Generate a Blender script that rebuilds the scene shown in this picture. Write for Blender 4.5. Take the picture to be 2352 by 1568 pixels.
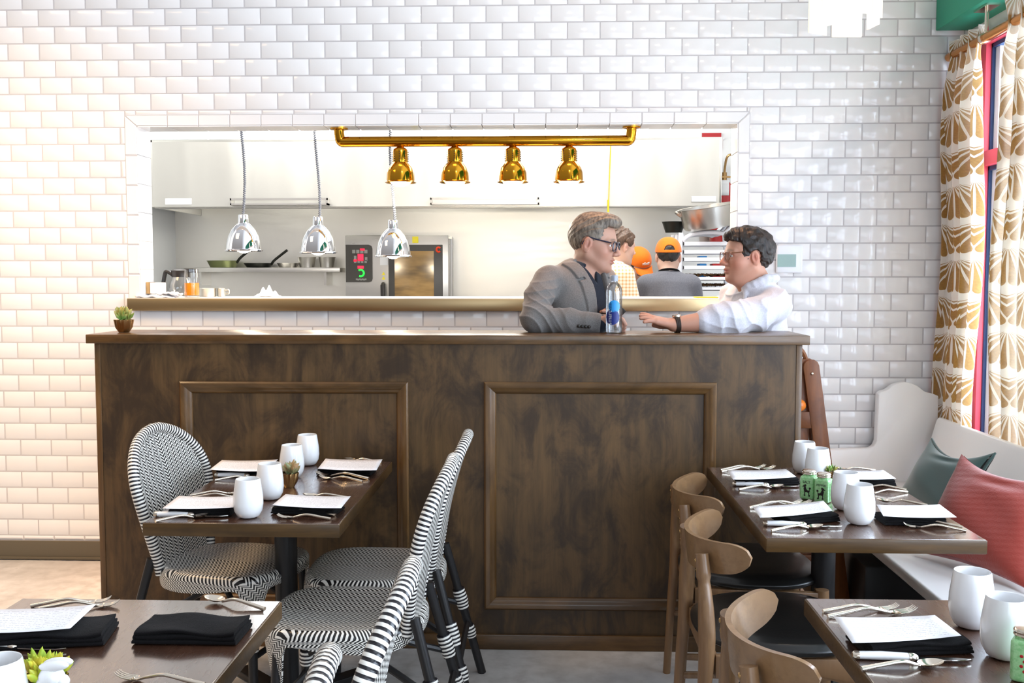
import bpy, bmesh, math, random
import numpy as np
from mathutils import Vector, Matrix
random.seed(7)
for o in list(bpy.data.objects): bpy.data.objects.remove(o)
scene = bpy.context.scene
COL = scene.collection
PI = math.pi

# ------------------------------------------------------------------ camera
CAM = np.array([0.0, -5.0213, 1.47])
FWD = np.array([-0.03503973, 0.99727729, -0.06488617])
RGT = np.array([0.99938371, 0.03510233, -0.00017533])
DWN = np.array([0.00210281, -0.06485233, -0.99789266])
FPX = 2287.0
cam_data = bpy.data.cameras.new('camera')
cam_data.sensor_width = 36.0
cam_data.lens = FPX / 2352 * 36
cam = bpy.data.objects.new('camera', cam_data)
COL.objects.link(cam)
cam.matrix_world = Matrix(((RGT[0], -DWN[0], -FWD[0], CAM[0]), (RGT[1], -DWN[1], -FWD[1], CAM[1]),
                           (RGT[2], -DWN[2], -FWD[2], CAM[2]), (0, 0, 0, 1)))
scene.camera = cam

def _ray(px, py): return FWD + RGT * (px - 1176) / FPX + DWN * (py - 784) / FPX
def aty(px, py, Y): d = _ray(px, py); return CAM + d * (Y - CAM[1]) / d[1]
def atz(px, py, Z): d = _ray(px, py); return CAM + d * (Z - CAM[2]) / d[2]

# ------------------------------------------------------------------ light, exposure
scene.view_settings.view_transform = 'Standard'
scene.view_settings.look = 'None'
scene.view_settings.exposure = 0.33
scene.view_settings.gamma = 1.0
scene.view_settings.use_curve_mapping = False
try:
    scene.cycles.use_denoising = True
    scene.cycles.max_bounces = 8
    scene.cycles.diffuse_bounces = 3
    scene.cycles.glossy_bounces = 4
    scene.cycles.transmission_bounces = 8
    scene.cycles.transparent_max_bounces = 12
    scene.cycles.caustics_reflective = False
    scene.cycles.caustics_refractive = False
    scene.cycles.sample_clamp_indirect = 6.0
except Exception:
    pass

def build_world():
    w = bpy.data.worlds.new('daylight')
    scene.world = w
    w.use_nodes = True
    nt = w.node_tree
    bg = nt.nodes['Background']
    tc = nt.nodes.new('ShaderNodeTexCoord')
    sep = nt.nodes.new('ShaderNodeSeparateXYZ')
    nt.links.new(tc.outputs['Generated'], sep.inputs[0])
    rz = nt.nodes.new('ShaderNodeValToRGB')
    mz = nt.nodes.new('ShaderNodeMath'); mz.operation = 'MULTIPLY_ADD'
    mz.inputs[1].default_value = 0.5; mz.inputs[2].default_value = 0.5
    nt.links.new(sep.outputs[2], mz.inputs[0])
    nt.links.new(mz.outputs[0], rz.inputs[0])
    cr = rz.color_ramp
    cr.elements[0].position = 0.42; cr.elements[0].color = (0.20, 0.13, 0.08, 1)
    cr.elements[1].position = 0.95; cr.elements[1].color = (0.80, 0.82, 0.87, 1)
    e = cr.elements.new(0.56); e.color = (0.38, 0.355, 0.34, 1)
    # outdoors, on the window side (+X), the sky is bright and cool
    mx = nt.nodes.new('ShaderNodeMapRange')
    mx.inputs[1].default_value = 0.10; mx.inputs[2].default_value = 0.42
    nt.links.new(sep.outputs[0], mx.inputs[0])
    mix = nt.nodes.new('ShaderNodeMix'); mix.data_type = 'RGBA'
    nt.links.new(mx.outputs[0], mix.inputs[0])
    nt.links.new(rz.outputs[0], mix.inputs[6])
    mix.inputs[7].default_value = (1.75, 1.9, 2.1, 1)
    nt.links.new(mix.outputs[2], bg.inputs[0])
    bg.inputs[1].default_value = 0.66
build_world()

def area(name, loc, aim, sx, sy, power, color, spread=180):
    l = bpy.data.lights.new(name, 'AREA')
    l.shape = 'RECTANGLE'; l.size = sx; l.size_y = sy
    l.energy = power; l.color = color
    l.spread = math.radians(spread)
    o = bpy.data.objects.new(name, l)
    COL.objects.link(o)
    o.location = loc
    o.rotation_euler = (Vector(aim) - Vector(loc)).to_track_quat('-Z', 'Y').to_euler()
    return o
def spot(name, loc, aim, power, color, angle, blend, radius):
    l = bpy.data.lights.new(name, 'SPOT')
    l.energy = power; l.color = color; l.spot_size = math.radians(angle); l.spot_blend = blend
    l.shadow_soft_size = radius
    o = bpy.data.objects.new(name, l)
    COL.objects.link(o)
    o.location = loc
    o.rotation_euler = (Vector(aim) - Vector(loc)).to_track_quat('-Z', 'Y').to_euler()
    return o
# daylight coming in along the window side, ceiling lamps of the dining room, lamps of the kitchen
area('window_daylight', (2.26, -2.85, 1.62), (0, -2.75, 1.5), 5.3, 1.95, 330, (0.74, 0.87, 1.0))
area('ceiling_lamp_left', (-3.0, -1.7, 3.5), (-2.6, -0.7, 0.0), 1.0, 1.0, 34, (1.0, 0.66, 0.34), 100)
area('ceiling_lamp_bar', (-0.55, -0.50, 3.5), (-0.55, -0.42, 0.6), 3.0, 0.25, 13, (1.0, 0.50, 0.24), 40)
area('front_fill_light', (1.4, -8.5, 2.1), (1.7, 0.0, 1.0), 3.6, 2.4, 80, (0.76, 0.88, 1.0))  # added cool fill from behind the camera, no window is modelled there
spot('track_spot', (0.3, -2.6, 3.5), (-0.25, 0.0, 3.8), 62, (1.0, 0.90, 0.76), 94, 0.03, 0.05)
for i, x in enumerate((-2.3, -0.7, 0.9)):
    area('kitchen_panel_light', (x, 1.2, 3.15), (x, 1.5, 0), 1.1, 0.5, 30, (1.0, 0.98, 0.93))
for i, x in enumerate((-2.3, -0.9, 0.5)):
    area('hood_lamp', (x, 2.85, 2.40), (x, 2.95, 0), 0.8, 0.3, 5, (1.0, 0.98, 0.92))

# ------------------------------------------------------------------ materials
def lin(c):
    if isinstance(c, str):
        c = [int(c[i:i + 2], 16) for i in (0, 2, 4)]
    c = [x / 255 for x in c[:3]]
    return tuple(x / 12.92 if x < .04045 else ((x + .055) / 1.055) ** 2.4 for x in c) + (1,)

class E:
    """a shader socket with arithmetic"""
    def __init__(s, nt, k): s.nt = nt; s.k = k
    def _m(s, op, *a):
        n = s.nt.nodes.new('ShaderNodeMath'); n.operation = op
        for i, v in enumerate((s,) + a):
            if isinstance(v, E): s.nt.links.new(v.k, n.inputs[i])
            else: n.inputs[i].default_value = v
        return E(s.nt, n.outputs[0])
    def __add__(s, b): return s._m('ADD', b)
    __radd__ = __add__
    def __sub__(s, b): return s._m('SUBTRACT', b)
    def __rsub__(s, b): return (s * -1) + b
    def __mul__(s, b): return s._m('MULTIPLY', b)
    __rmul__ = __mul__
    def __truediv__(s, b): return s._m('DIVIDE', b)
    def fract(s): return s._m('FRACT')
    def floor(s): return s._m('FLOOR')
    def abs(s): return s._m('ABSOLUTE')
    def sin(s): return s._m('SINE')
    def cos(s): return s._m('COSINE')
    def sqrt(s): return s._m('SQRT')
    def lt(s, b): return s._m('LESS_THAN', b)
    def gt(s, b): return s._m('GREATER_THAN', b)
    def min(s, b): return s._m('MINIMUM', b)
    def max(s, b): return s._m('MAXIMUM', b)
    def atan2(s, b): return s._m('ARCTAN2', b)
    def pow(s, b): return s._m('POWER', b)
    def step(s, a, b):
        n = s.nt.nodes.new('ShaderNodeMapRange'); n.interpolation_type = 'SMOOTHSTEP'
        s.nt.links.new(s.k, n.inputs[0]); n.inputs[1].default_value = a; n.inputs[2].default_value = b
        return E(s.nt, n.outputs[0])

class Mat:
    def __init__(s, name, col='808080', rough=.5, metal=0., coat=0., spec=.5, trans=0., ior=1.45, emit=0., ecol=None, sheen=0., alpha=1., sss=0.):
        s.m = bpy.data.materials.new(name); s.m.use_nodes = True
        s.nt = s.m.node_tree; s.b = s.nt.nodes['Principled BSDF']
        s.set('Base Color', lin(col)); s.set('Roughness', rough); s.set('Metallic', metal)
        s.set('Coat Weight', coat); s.set('Coat Roughness', .08); s.set('Specular IOR Level', spec)
        s.set('Transmission Weight', trans); s.set('IOR', ior)
        if emit: s.set('Emission Color', lin(ecol or col)); s.set('Emission Strength', emit)
        if sheen: s.set('Sheen Weight', sheen)
        if sss: s.set('Subsurface Weight', sss); s.set('Subsurface Radius', (.01, .004, .002)); s.set('Subsurface Scale', 1.0)
        if alpha < 1: s.set('Alpha', alpha)
        s._tc = None
    def set(s, k, v):
        if isinstance(v, E): s.nt.links.new(v.k, s.b.inputs[k])
        else: s.b.inputs[k].default_value = v
    def tc(s, which='Object'):
        if s._tc is None: s._tc = s.nt.nodes.new('ShaderNodeTexCoord')
        return s._tc.outputs[which]
    def uv(s):
        n = s.nt.nodes.new('ShaderNodeSeparateXYZ'); s.nt.links.new(s.tc('UV'), n.inputs[0])
        return E(s.nt, n.outputs[0]), E(s.nt, n.outputs[1])
    def xyz(s):
        n = s.nt.nodes.new('ShaderNodeSeparateXYZ'); s.nt.links.new(s.tc('Object'), n.inputs[0])
        return [E(s.nt, n.outputs[i]) for i in range(3)]
    def noise(s, scale=5., detail=4., sc=(1, 1, 1), rough=.55, which='Object', dist=0.):
        mp = s.nt.nodes.new('ShaderNodeMapping'); mp.inputs['Scale'].default_value = sc
        s.nt.links.new(s.tc(which), mp.inputs[0])
        n = s.nt.nodes.new('ShaderNodeTexNoise'); s.nt.links.new(mp.outputs[0], n.inputs['Vector'])
        n.inputs['Scale'].default_value = scale; n.inputs['Detail'].default_value = detail
        n.inputs['Roughness'].default_value = rough; n.inputs['Distortion'].default_value = dist
        return E(s.nt, n.outputs['Fac'])
    def mix(s, f, a, b):
        n = s.nt.nodes.new('ShaderNodeMix'); n.data_type = 'RGBA'
        for i, v in ((0, f), (6, a), (7, b)):
            if isinstance(v, E): s.nt.links.new(v.k, n.inputs[i])
            elif isinstance(v, str): n.inputs[i].default_value = lin(v)
            else: n.inputs[i].default_value = v
        return E(s.nt, n.outputs[2])
    def bump(s, h, strength=.3, dist=.002):
        n = s.nt.nodes.new('ShaderNodeBump'); n.inputs['Strength'].default_value = strength
        n.inputs['Distance'].default_value = dist
        s.nt.links.new(h.k, n.inputs['Height']); s.nt.links.new(n.outputs[0], s.b.inputs['Normal'])
        return s

MT = {}
def mk(name, *a, **k):
    MT[name] = Mat(name, *a, **k); return MT[name]

def wood(name, c1, c2, c3, axis, rough=.4, coat=0., grain=22., blotch=3.0, spec=.5, bumps=.15, coatr=.12):
    m = mk(name, c1, rough, coat=coat, spec=spec)
    sc = [1., 1., 1.]; sc[axis] = .06
    g = m.noise(grain * 4, 5, sc, .65)
    b = m.noise(blotch, 6, [1 if i != axis else .5 for i in range(3)], .65, dist=.8)
    fine = m.noise(170, 2, [1 if i != axis else .12 for i in range(3)])
    c = m.mix(g.step(.30, .72), c1, c2)
    c = m.mix(b.step(.38, .66) * .85, c, c3)
    m.set('Base Color', c)
    m.set('Roughness', (fine - .5) * .14 + rough)
    m.set('Coat Roughness', coatr); m.set('Coat IOR', 1.9 if coat >= 1 else 1.5)
    m.bump(g + fine * .5, bumps, .0006)
    return m
wood('bar_panel_wood', '63492b', '4d3921', '2a1d12', 2, .40, blotch=7, grain=10)
wood('bar_trim_wood', '6e4f2b', '573c20', '38260f', 0, .33, coat=.2, grain=16)
wood('bar_trim_wood_upright', '6e4f2b', '573c20', '38260f', 2, .33, coat=.2, grain=16)
wood('table_wood', '5a3d2e', '4b3024', '3a261c', 1, .26, coat=1., grain=10, blotch=2.0, bumps=.04, coatr=.14)
wood('table_edge_wood', '5c4220', '463118', '30210d', 0, .38, coat=.05, grain=14)
wood('oak_wood', '8e6c4a', '74553a', '826142', 2, .40, coat=.25, grain=16, blotch=4)
wood('oak_ply', '967451', '7c5e40', '896848', 0, .34, coat=.5, grain=10, blotch=4)
wood('stand_wood', '875026', '74411e', '5c3217', 2, .45, grain=14, blotch=5)

m = mk('white_tile', 'f0e9e6', .09, spec=.55); m.set('Base Color', m.mix(m.noise(1.6, 2), 'f1efef', 'e9e7e7'))
m = mk('tile_grout', 'b9aea8', .85); m.set('Base Color', m.mix(m.noise(30, 3), 'cbc7c8', 'bdb9bb'))
m = mk('concrete', 'a8a29c', .32, coat=.15)
a_ = m.noise(2.2, 8, rough=.65); c_ = m.noise(14, 6)
m.set('Base Color', m.mix(c_.step(.3, .75), m.mix(a_.step(.35, .7), 'bfbcba', 'd2cfcd'), 'aeaaa7')); m.set('Roughness', c_ * .25 + .2)
m = mk('baseboard_rubber', '5d5444', .6)
def steel(name, col, r0, r1, sc, wave=False):
    m = mk(name, col, r0, metal=1.)
    n = m.noise(3.0, 3, sc); f = m.noise(60, 3, sc)
    m.set('Roughness', n * (r1 - r0) + r0)
    if wave: m.bump(m.noise(1.1, 2, (1, 1, 2.5)), .05, .05)
    return m
steel('brushed_steel', 'c9c6c0', .22, .42, (1, 1, 14))
steel('shelf_steel', 'b8a27c', .28, .42, (.6, 1, 6))
mk('shelf_top_steel', 'd9d6d0', .35, metal=.35)
steel('backsplash_steel', 'dcd9d2', .30, .46, (1, 1, 9), True)
m = mk('hood_steel', 'd2d0c8', .45, metal=.75); m.set('Roughness', m.noise(1.6, 2, (3, 1, .3)) * .3 + .25)
mk('chrome', 'e8e8ea', .05, metal=1.)
mk('silver', 'ece3d4', .18, metal=1.)
mk('knife_steel', 'c9c7c2', .16, metal=1.)
m = mk('brass', 'cc9228', .12, metal=1.); m.set('Roughness', m.noise(8, 2) * .12 + .06)
m = mk('copper_brass', 'ad8a5c', .25, metal=1.)
mk('copper_rod', 'd08a45', .25, metal=1.)
m = mk('wall_white', 'eceae6', .6)
m = mk('kitchen_white', 'eeefec', .5)
m = mk('bench_white', 'f0eeec', .35, coat=.2)
m = mk('soffit_green', '1f9a78', .55); m.set('Base Color', m.mix(m.noise(200, 2), '1f9272', '28a07e'))
m = mk('frame_red', 'fa6478', .35)
mk('gasket_dark', '2a4470', .5)
mk('sash_white', 'dfe6f2', .4)
mk('black_metal', '1d1c1d', .38, spec=.5)
m = mk('black_leather', '141312', .34, coat=.15); m.bump(m.noise(160, 3), .25, .001)
m = mk('black_cloth', '0d0b0d', .95, sheen=.03, spec=.2); m.bump(m.noise(500, 2) + m.noise(22, 3) * 1.5, .5, .003)
mk('porcelain', 'f1f1f2', .12, coat=.4)
mk('glaze_white', 'f4f4f4', .15, coat=.3)
m = mk('mint_glass', '9fd79a', .16, coat=.6); m.set('Base Color', m.mix(m.noise(150, 2).step(.35, .65), '8fcf8c', 'a9dda2'))
mk('ink_black', '1a1512', .5)
mk('paper_white', 'f2f1f4', .7)
m = mk('menu_paper', 'f2f0f3', .65)
u_, v_ = m.uv()
rows = (v_ * 13).fract()
cell = m.noise(46, 1.5, (1, .26, 1), which='UV')
ink = (rows.gt(.42) * rows.lt(.60)) * cell.gt(.49) * u_.gt(.08) * u_.lt(.92) * v_.gt(.1) * v_.lt(.9)
m.set('Base Color', m.mix(ink * .5, 'f2f0f3', '5a5560'))
m = mk('soil', '4a3526', .95)
mk('glass', 'ffffff', .02, trans=1., ior=1.45)
mk('amber_drink', 'ffb32a', .2, trans=.0, ior=1.33)
m = MT['amber_drink']
tr = m.nt.nodes.new('ShaderNodeBsdfTranslucent'); tr.inputs[0].default_value = (1, .62, .06, 1)
mxs = m.nt.nodes.new('ShaderNodeMixShader'); mxs.inputs[0].default_value = .4
out = [n for n in m.nt.nodes if n.type == 'OUTPUT_MATERIAL'][0]
m.nt.links.new(m.b.outputs[0], mxs.inputs[1]); m.nt.links.new(tr.outputs[0], mxs.inputs[2]); m.nt.links.new(mxs.outputs[0], out.inputs[0])
mk('black_plastic', '26221f', .35)
mk('grey_plastic', '9ba1ad', .35)
mk('cord_grey', '7c808a', .4)
mk('white_plastic', 'e9ebf0', .35)
mk('lcd_screen', '85a29a', .2)
mk('sign_red', 'b8272a', .45)
mk('extinguisher_red', 'b0191f', .25, coat=.4)
mk('label_white', 'f0f0ee', .55)
mk('label_grey', '8e9196', .6)
mk('yellow_cord', 'e6c21c', .5)
mk('yellow_sticker', 'f4e23a', .55)
mk('orange_red', 'ee4a22', .4)
mk('panel_grey', '47443f', .35)
mk('panel_button', '9a9992', .4)
mk('display_red', 'f0203c', .4, emit=1.6)
mk('display_green', '22dd3c', .4, emit=1.6)
mk('lamp_white', 'fff1dc', .4, emit=5.0, ecol='fff1dc')
mk('fluorescent', 'ffffff', .5, emit=10.0)
m = mk('oven_glass', '8d7350', .12, coat=.5); m.set('Base Color', m.mix(m.noise(3, 3, (1, 1, 3)).step(.3, .7), '6e593c', 'b08c57'))
mk('pan_dark', '2e2f2a', .4, metal=.6)
mk('pan_green', '9aa36e', .35, metal=.6)
mk('copper_orange', 'e07a2a', .3)
mk('tray_crumbs', '5a3d17', .9)
mk('blue_label', '2b7fc4', .5)
mk('navy_label', '14246e', .4)
mk('sky_label', '2f8fd0', .4)
m = mk('green_velvet', '35504b', .8, sheen=.6); m.bump(m.noise(300, 2), .2, .001)
m = mk('red_quilt', '922e1e', .8, sheen=.5)
x_, y_, z_ = m.xyz()
m.bump((z_ * 330 + y_ * 60).sin() * .22 + m.noise(200, 2) + m.noise(14, 3) * 3, .4, .003)
mk('blue_cloth', '2f5573', .6)
m = mk('succulent_green', '7f9a4a', .45)
m.set('Base Color', m.mix(m.noise(24, 2).step(.35, .65), '6f8f3f', 'b3a05a'))
m = mk('succulent_lime', 'b9cc3c', .4)
m.set('Base Color', m.mix(m.noise(30, 2).step(.35, .65), 'a3c23c', 'e0cf4a'))
m = mk('succulent_grey', '8b8d66', .45)
m.set('Base Color', m.mix(m.noise(30, 2).step(.35, .65), '7d8a5f', 'b48d64'))

# thin window / bottle panes: see-through with a fresnel sheen
def thin_glass(name, tint, gl=.08, fr=.75):
    mt = bpy.data.materials.new(name); mt.use_nodes = True
    nt = mt.node_tree; nt.nodes.clear()
    out = nt.nodes.new('ShaderNodeOutputMaterial'); mx = nt.nodes.new('ShaderNodeMixShader')
    t = nt.nodes.new('ShaderNodeBsdfTransparent'); t.inputs[0].default_value = tint
    g = nt.nodes.new('ShaderNodeBsdfGlossy'); g.inputs['Roughness'].default_value = .03
    lw = nt.nodes.new('ShaderNodeLayerWeight'); lw.inputs[0].default_value = .35
    mr = nt.nodes.new('ShaderNodeMath'); mr.operation = 'MULTIPLY_ADD'; mr.inputs[1].default_value = fr; mr.inputs[2].default_value = gl
    nt.links.new(lw.outputs['Fresnel'], mr.inputs[0])
    nt.links.new(mr.outputs[0], mx.inputs[0]); nt.links.new(t.outputs[0], mx.inputs[1]); nt.links.new(g.outputs[0], mx.inputs[2])
    nt.links.new(mx.outputs[0], out.inputs[0])
    class _: pass
    o = _(); o.m = mt; MT[name] = o
thin_glass('pane_glass', (.97, .98, 1, 1), .03, .35)
thin_glass('bottle_plastic', (.93, .95, .97, 1), .06)
thin_glass('drink_glass', (.98, .98, .98, 1), .02, .3)
thin_glass('lens_glass', (.95, .95, .97, 1), .03, .25)

# woven cane: black and white zigzag, chevrons about the middle line (uv in metres)
m = mk('woven_cane', 'e8e4dc', .32, coat=.2)
u_, v_ = m.uv()
au = u_.abs()
tri = ((au * 36).fract() - .5).abs()          # 0..0.5 zigzag
s_ = v_ * 70 + au * 38 + tri * 2.9
fr = s_.fract()
m.set('Base Color', m.mix((fr - .5).abs().step(.20, .27), 'eeeae2', '141214'))
m.bump((fr - .5).abs() * -1, .5, .004)
m = mk('striped_binding', 'e8e4dc', .32, coat=.2)
u_, v_ = m.uv()
fr = (v_ * 78).fract()
m.set('Base Color', m.mix((fr - .5).abs().step(.23, .29), 'efebe3', '15131a'))
m.bump((fr - .5).abs() * -1, .6, .005)

# curtain print: golden-brown fans of rounded petals on white (uv in metres)
m = mk('curtain_print', 'f4f0ea', .85, sheen=.3)
u_, v_ = m.uv()
def fans(u, v, W, Hh, n, r0, r1):
    row = (v / Hh).floor()
    us = u / W + (row * .5).fract()
    cx = us.fract() - .5
    cy = (v / Hh).fract()
    X = cx * W; Y = cy * Hh + .006
    r = (X * X + Y * Y).sqrt()
    th = X.atan2(Y)                             # 0 = straight up
    k = th / (PI * .80) * n
    f = (k.fract() - .5).abs()                  # 0 at petal axis
    width = (r / r1).pow(.7) * .33 + .125
    tip = ((r - r1 * .86) / (r1 * .14)).max(0.)
    petal = f.lt(width * ((1 - tip * tip).max(0.)).sqrt()) * r.gt(r0) * r.lt(r1) * th.abs().lt(1.22)
    return petal
p_ = fans(u_, v_, .16, .175, 9, .012, .165)
pet = p_
gold = m.mix(m.noise(120, 2, which='UV').step(.3, .7), '9c6f28', 'b08238')
m.set('Base Color', m.mix(pet, 'f6f2ec', gold))
tr = m.nt.nodes.new('ShaderNodeBsdfTranslucent'); tr.inputs[0].default_value = (.75, .68, .55, 1)
mxs = m.nt.nodes.new('ShaderNodeMixShader'); mxs.inputs[0].default_value = .28
out = [n for n in m.nt.nodes if n.type == 'OUTPUT_MATERIAL'][0]
m.nt.links.new(m.b.outputs[0], mxs.inputs[1]); m.nt.links.new(tr.outputs[0], mxs.inputs[2]); m.nt.links.new(mxs.outputs[0], out.inputs[0])

# ribbed glass of the pendant, softly glowing from its lamp
m = mk('ribbed_glass', 'fdf6ea', .2, trans=.85, emit=.22, ecol='fff6ea')
x_, y_, z_ = m.xyz()
m.bump(((x_ + y_) * 700).sin(), .2, .001)

# ------------------------------------------------------------------ mesh helpers
def cat_rom(pts, n=6, closed=False):
    P = [np.array(p, float) for p in pts]; out = []
    N = len(P)
    rng = range(N if closed else N - 1)
    for i in rng:
        p0 = P[(i - 1) % N] if closed or i > 0 else P[0] * 2 - P[1]
        p1 = P[i]; p2 = P[(i + 1) % N]
        p3 = P[(i + 2) % N] if closed or i + 2 < N else P[-1] * 2 - P[-2]
        for k in range(n):
            t = k / n
            out.append(.5 * ((2 * p1) + (-p0 + p2) * t + (2 * p0 - 5 * p1 + 4 * p2 - p3) * t * t + (-p0 + 3 * p1 - 3 * p2 + p3) * t ** 3))
    if not closed: out.append(P[-1])
    return out
def rotz(a): c, s = math.cos(a), math.sin(a); return np.array([[c, -s, 0], [s, c, 0], [0, 0, 1.]])
def roty(a): c, s = math.cos(a), math.sin(a); return np.array([[c, 0, s], [0, 1, 0], [-s, 0, c]])
def rotx(a): c, s = math.cos(a), math.sin(a); return np.array([[1, 0, 0], [0, c, -s], [0, s, c]])

class MB:
    def __init__(s): s.v = []; s.f = []; s.mi = []; s.uv = []; s.sm = []
    def add(s, vs, fs, uv=None, mi=0, smooth=True):
        b = len(s.v)
        s.v.extend([tuple(map(float, p)) for p in vs])
        for k, f in enumerate(fs):
            s.f.append([b + i for i in f]); s.mi.append(mi); s.sm.append(smooth)
            s.uv.append(None if uv is None else [uv[i] for i in f])
        return s
    def box(s, x0, x1, y0, y1, z0, z1, R=None, c=None, mi=0):
        vs = [np.array(p, float) for p in ((x0, y0, z0), (x1, y0, z0), (x1, y1, z0), (x0, y1, z0), (x0, y0, z1), (x1, y0, z1), (x1, y1, z1), (x0, y1, z1))]
        if R is not None: vs = [R @ p for p in vs]
        if c is not None: vs = [p + np.array(c) for p in vs]
        return s.add(vs, [(0, 3, 2, 1), (4, 5, 6, 7), (0, 1, 5, 4), (1, 2, 6, 5), (2, 3, 7, 6), (3, 0, 4, 7)], mi=mi, smooth=False)
    def tube(s, pts, r, n=10, closed=False, mi=0, sq=None):
        P = [np.array(p, float) for p in pts]; N = len(P)
        rs = list(r) if hasattr(r, '__len__') else [r] * N
        T = []
        for i in range(N):
            a = P[(i + 1) % N] if closed or i + 1 < N else P[i]
            b = P[(i - 1) % N] if closed or i > 0 else P[i]
            t = a - b; T.append(t / (np.linalg.norm(t) + 1e-12))
        up = np.array([0, 0, 1.]) if abs(T[0][2]) < .9 else np.array([1., 0, 0])
        nrm = np.cross(T[0], up); nrm /= np.linalg.norm(nrm)
        vs = []; uv = []; L = 0
        M = N + 1 if closed else N
        for i in range(M):
            j = i % N
            if i: L += np.linalg.norm(P[j] - P[i - 1])
            nrm = nrm - T[j] * (nrm @ T[j]); nrm /= np.linalg.norm(nrm) + 1e-12
            bn = np.cross(T[j], nrm)
            for k in range(n + 1):
                a = 2 * PI * k / n
                vs.append(P[j] + (nrm * math.cos(a) * (sq or 1) + bn * math.sin(a)) * rs[j]); uv.append((k / n, L))
        fs = []
        for i in range(M - 1):
            for k in range(n):
                a = i * (n + 1) + k; b = a + n + 1
                fs.append((a, a + 1, b + 1, b))
        if not closed:
            fs.append(tuple(range(n - 1, -1, -1))); e = (M - 1) * (n + 1); fs.append(tuple(range(e, e + n)))
        return s.add(vs, fs, uv, mi)
    def lathe(s, prof, n=28, c=(0, 0, 0), R=None, mi=0, flute=None):
        vs = []; uv = []; fs = []; m_ = len(prof)
        for k in range(n):
            a = 2 * PI * k / n
            for i, (r, z) in enumerate(prof):
                rr = r * (1 + (flute(a, i) if flute else 0))
                p = np.array([rr * math.cos(a), rr * math.sin(a), z])
                if R is not None: p = R @ p
                vs.append(p + np.array(c)); uv.append((k / n, z))
        for k in range(n):
            for i in range(m_ - 1):
                a = k * m_ + i; b = ((k + 1) % n) * m_ + i
                fs.append((a, b, b + 1, a + 1))
        return s.add(vs, fs, uv, mi)
    def disc(s, c, r, n=24, R=None, mi=0, up=True):
        vs = [np.array([r * math.cos(2 * PI * k / n), r * math.sin(2 * PI * k / n), 0]) for k in range(n)]
        if R is not None: vs = [R @ p for p in vs]
        vs = [p + np.array(c) for p in vs]
        return s.add(vs, [tuple(range(n)) if up else tuple(range(n - 1, -1, -1))], mi=mi)
    def ell(s, c, r, R=None, nu=16, nv=10, mi=0):
        vs = []; fs = []
        for j in range(nv + 1):
            t = PI * j / nv
            for i in range(nu):
                a = 2 * PI * i / nu
                p = np.array([r[0] * math.sin(t) * math.cos(a), r[1] * math.sin(t) * math.sin(a), -r[2] * math.cos(t)])
                if R is not None: p = R @ p
                vs.append(p + np.array(c))
        for j in range(nv):
            for i in range(nu):
                a = j * nu + i; b = j * nu + (i + 1) % nu
                fs.append((a, b, b + nu, a + nu))
        return s.add(vs, fs, mi=mi)
    def grid(s, fn, nu, nv, mi=0, closeu=False, flip=False):
        vs = []; uv = []; fs = []
        for j in range(nv + 1):
            for i in range(nu + 1):
                r = fn(i / nu, j / nv)
                vs.append(r[:3]); uv.append(tuple(r[3:5]) if len(r) > 3 else (i / nu, j / nv))
        for j in range(nv):
            for i in range(nu):
                a = j * (nu + 1) + i
                q = (a, a + 1, a + nu + 2, a + nu + 1)
                fs.append(q[::-1] if flip else q)
        return s.add(vs, fs, uv, mi)
    def prism(s, poly, fn, d0, d1, mi=0):
        """polygon (a,b) extruded: fn(a,b,d) -> xyz"""
        n = len(poly)
        vs = [fn(a, b, d0) for a, b in poly] + [fn(a, b, d1) for a, b in poly]
        fs = [tuple(range(n - 1, -1, -1)), tuple(range(n, 2 * n))] + [(i, (i + 1) % n, n + (i + 1) % n, n + i) for i in range(n)]
        return s.add(vs, fs, mi=mi, smooth=False)
    def build(s, name, mats, parent=None, org=None, bevel=0, seg=2, sharp=40, solid=0, weld=True, sub=0, local=False):
        me = bpy.data.meshes.new(name)
        V = np.array(s.v, float)
        if parent is not None and not local:
            o3 = np.array(world_loc(parent)); V = V - o3
        elif org is not None: V = V - np.array(org)
        me.from_pydata([tuple(p) for p in V], [], s.f)
        if not isinstance(mats, (list, tuple)): mats = [mats]
        for k in mats: me.materials.append(MT[k].m)
        me.polygons.foreach_set('material_index', s.mi)
        me.polygons.foreach_set('use_smooth', [True] * len(s.f))
        if any(u is not None for u in s.uv):
            lay = me.uv_layers.new(name='uv'); flat = []
            for f, u in zip(s.f, s.uv): flat.extend([c for q in (u or [(0, 0)] * len(f)) for c in q])
            lay.data.foreach_set('uv', flat)
        bm = bmesh.new(); bm.from_mesh(me)
        if weld: bmesh.ops.remove_doubles(bm, verts=bm.verts, dist=1e-6)
        bmesh.ops.recalc_face_normals(bm, faces=bm.faces)
        if bevel:
            es = [e for e in bm.edges if len(e.link_faces) == 2 and e.calc_face_angle(0) > .5]
            bmesh.ops.bevel(bm, geom=es, offset=bevel, segments=seg, profile=.5, affect='EDGES', clamp_overlap=True)
        bm.to_mesh(me); bm.free()
        try: me.set_sharp_from_angle(angle=math.radians(sharp))
        except Exception: pass
        o = bpy.data.objects.new(name, me); COL.objects.link(o)
        if parent is not None: o.parent = parent
        elif org is not None: o.location = org
        if solid:
            md = o.modifiers.new('solid', 'SOLIDIFY'); md.thickness = solid; md.offset = -1
        if sub:
            md = o.modifiers.new('sub', 'SUBSURF'); md.levels = sub; md.render_levels = sub
        return o
def world_loc(o):
    p = Vector((0, 0, 0))
    while o is not None: p = p + o.location; o = o.parent
    return p

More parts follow.
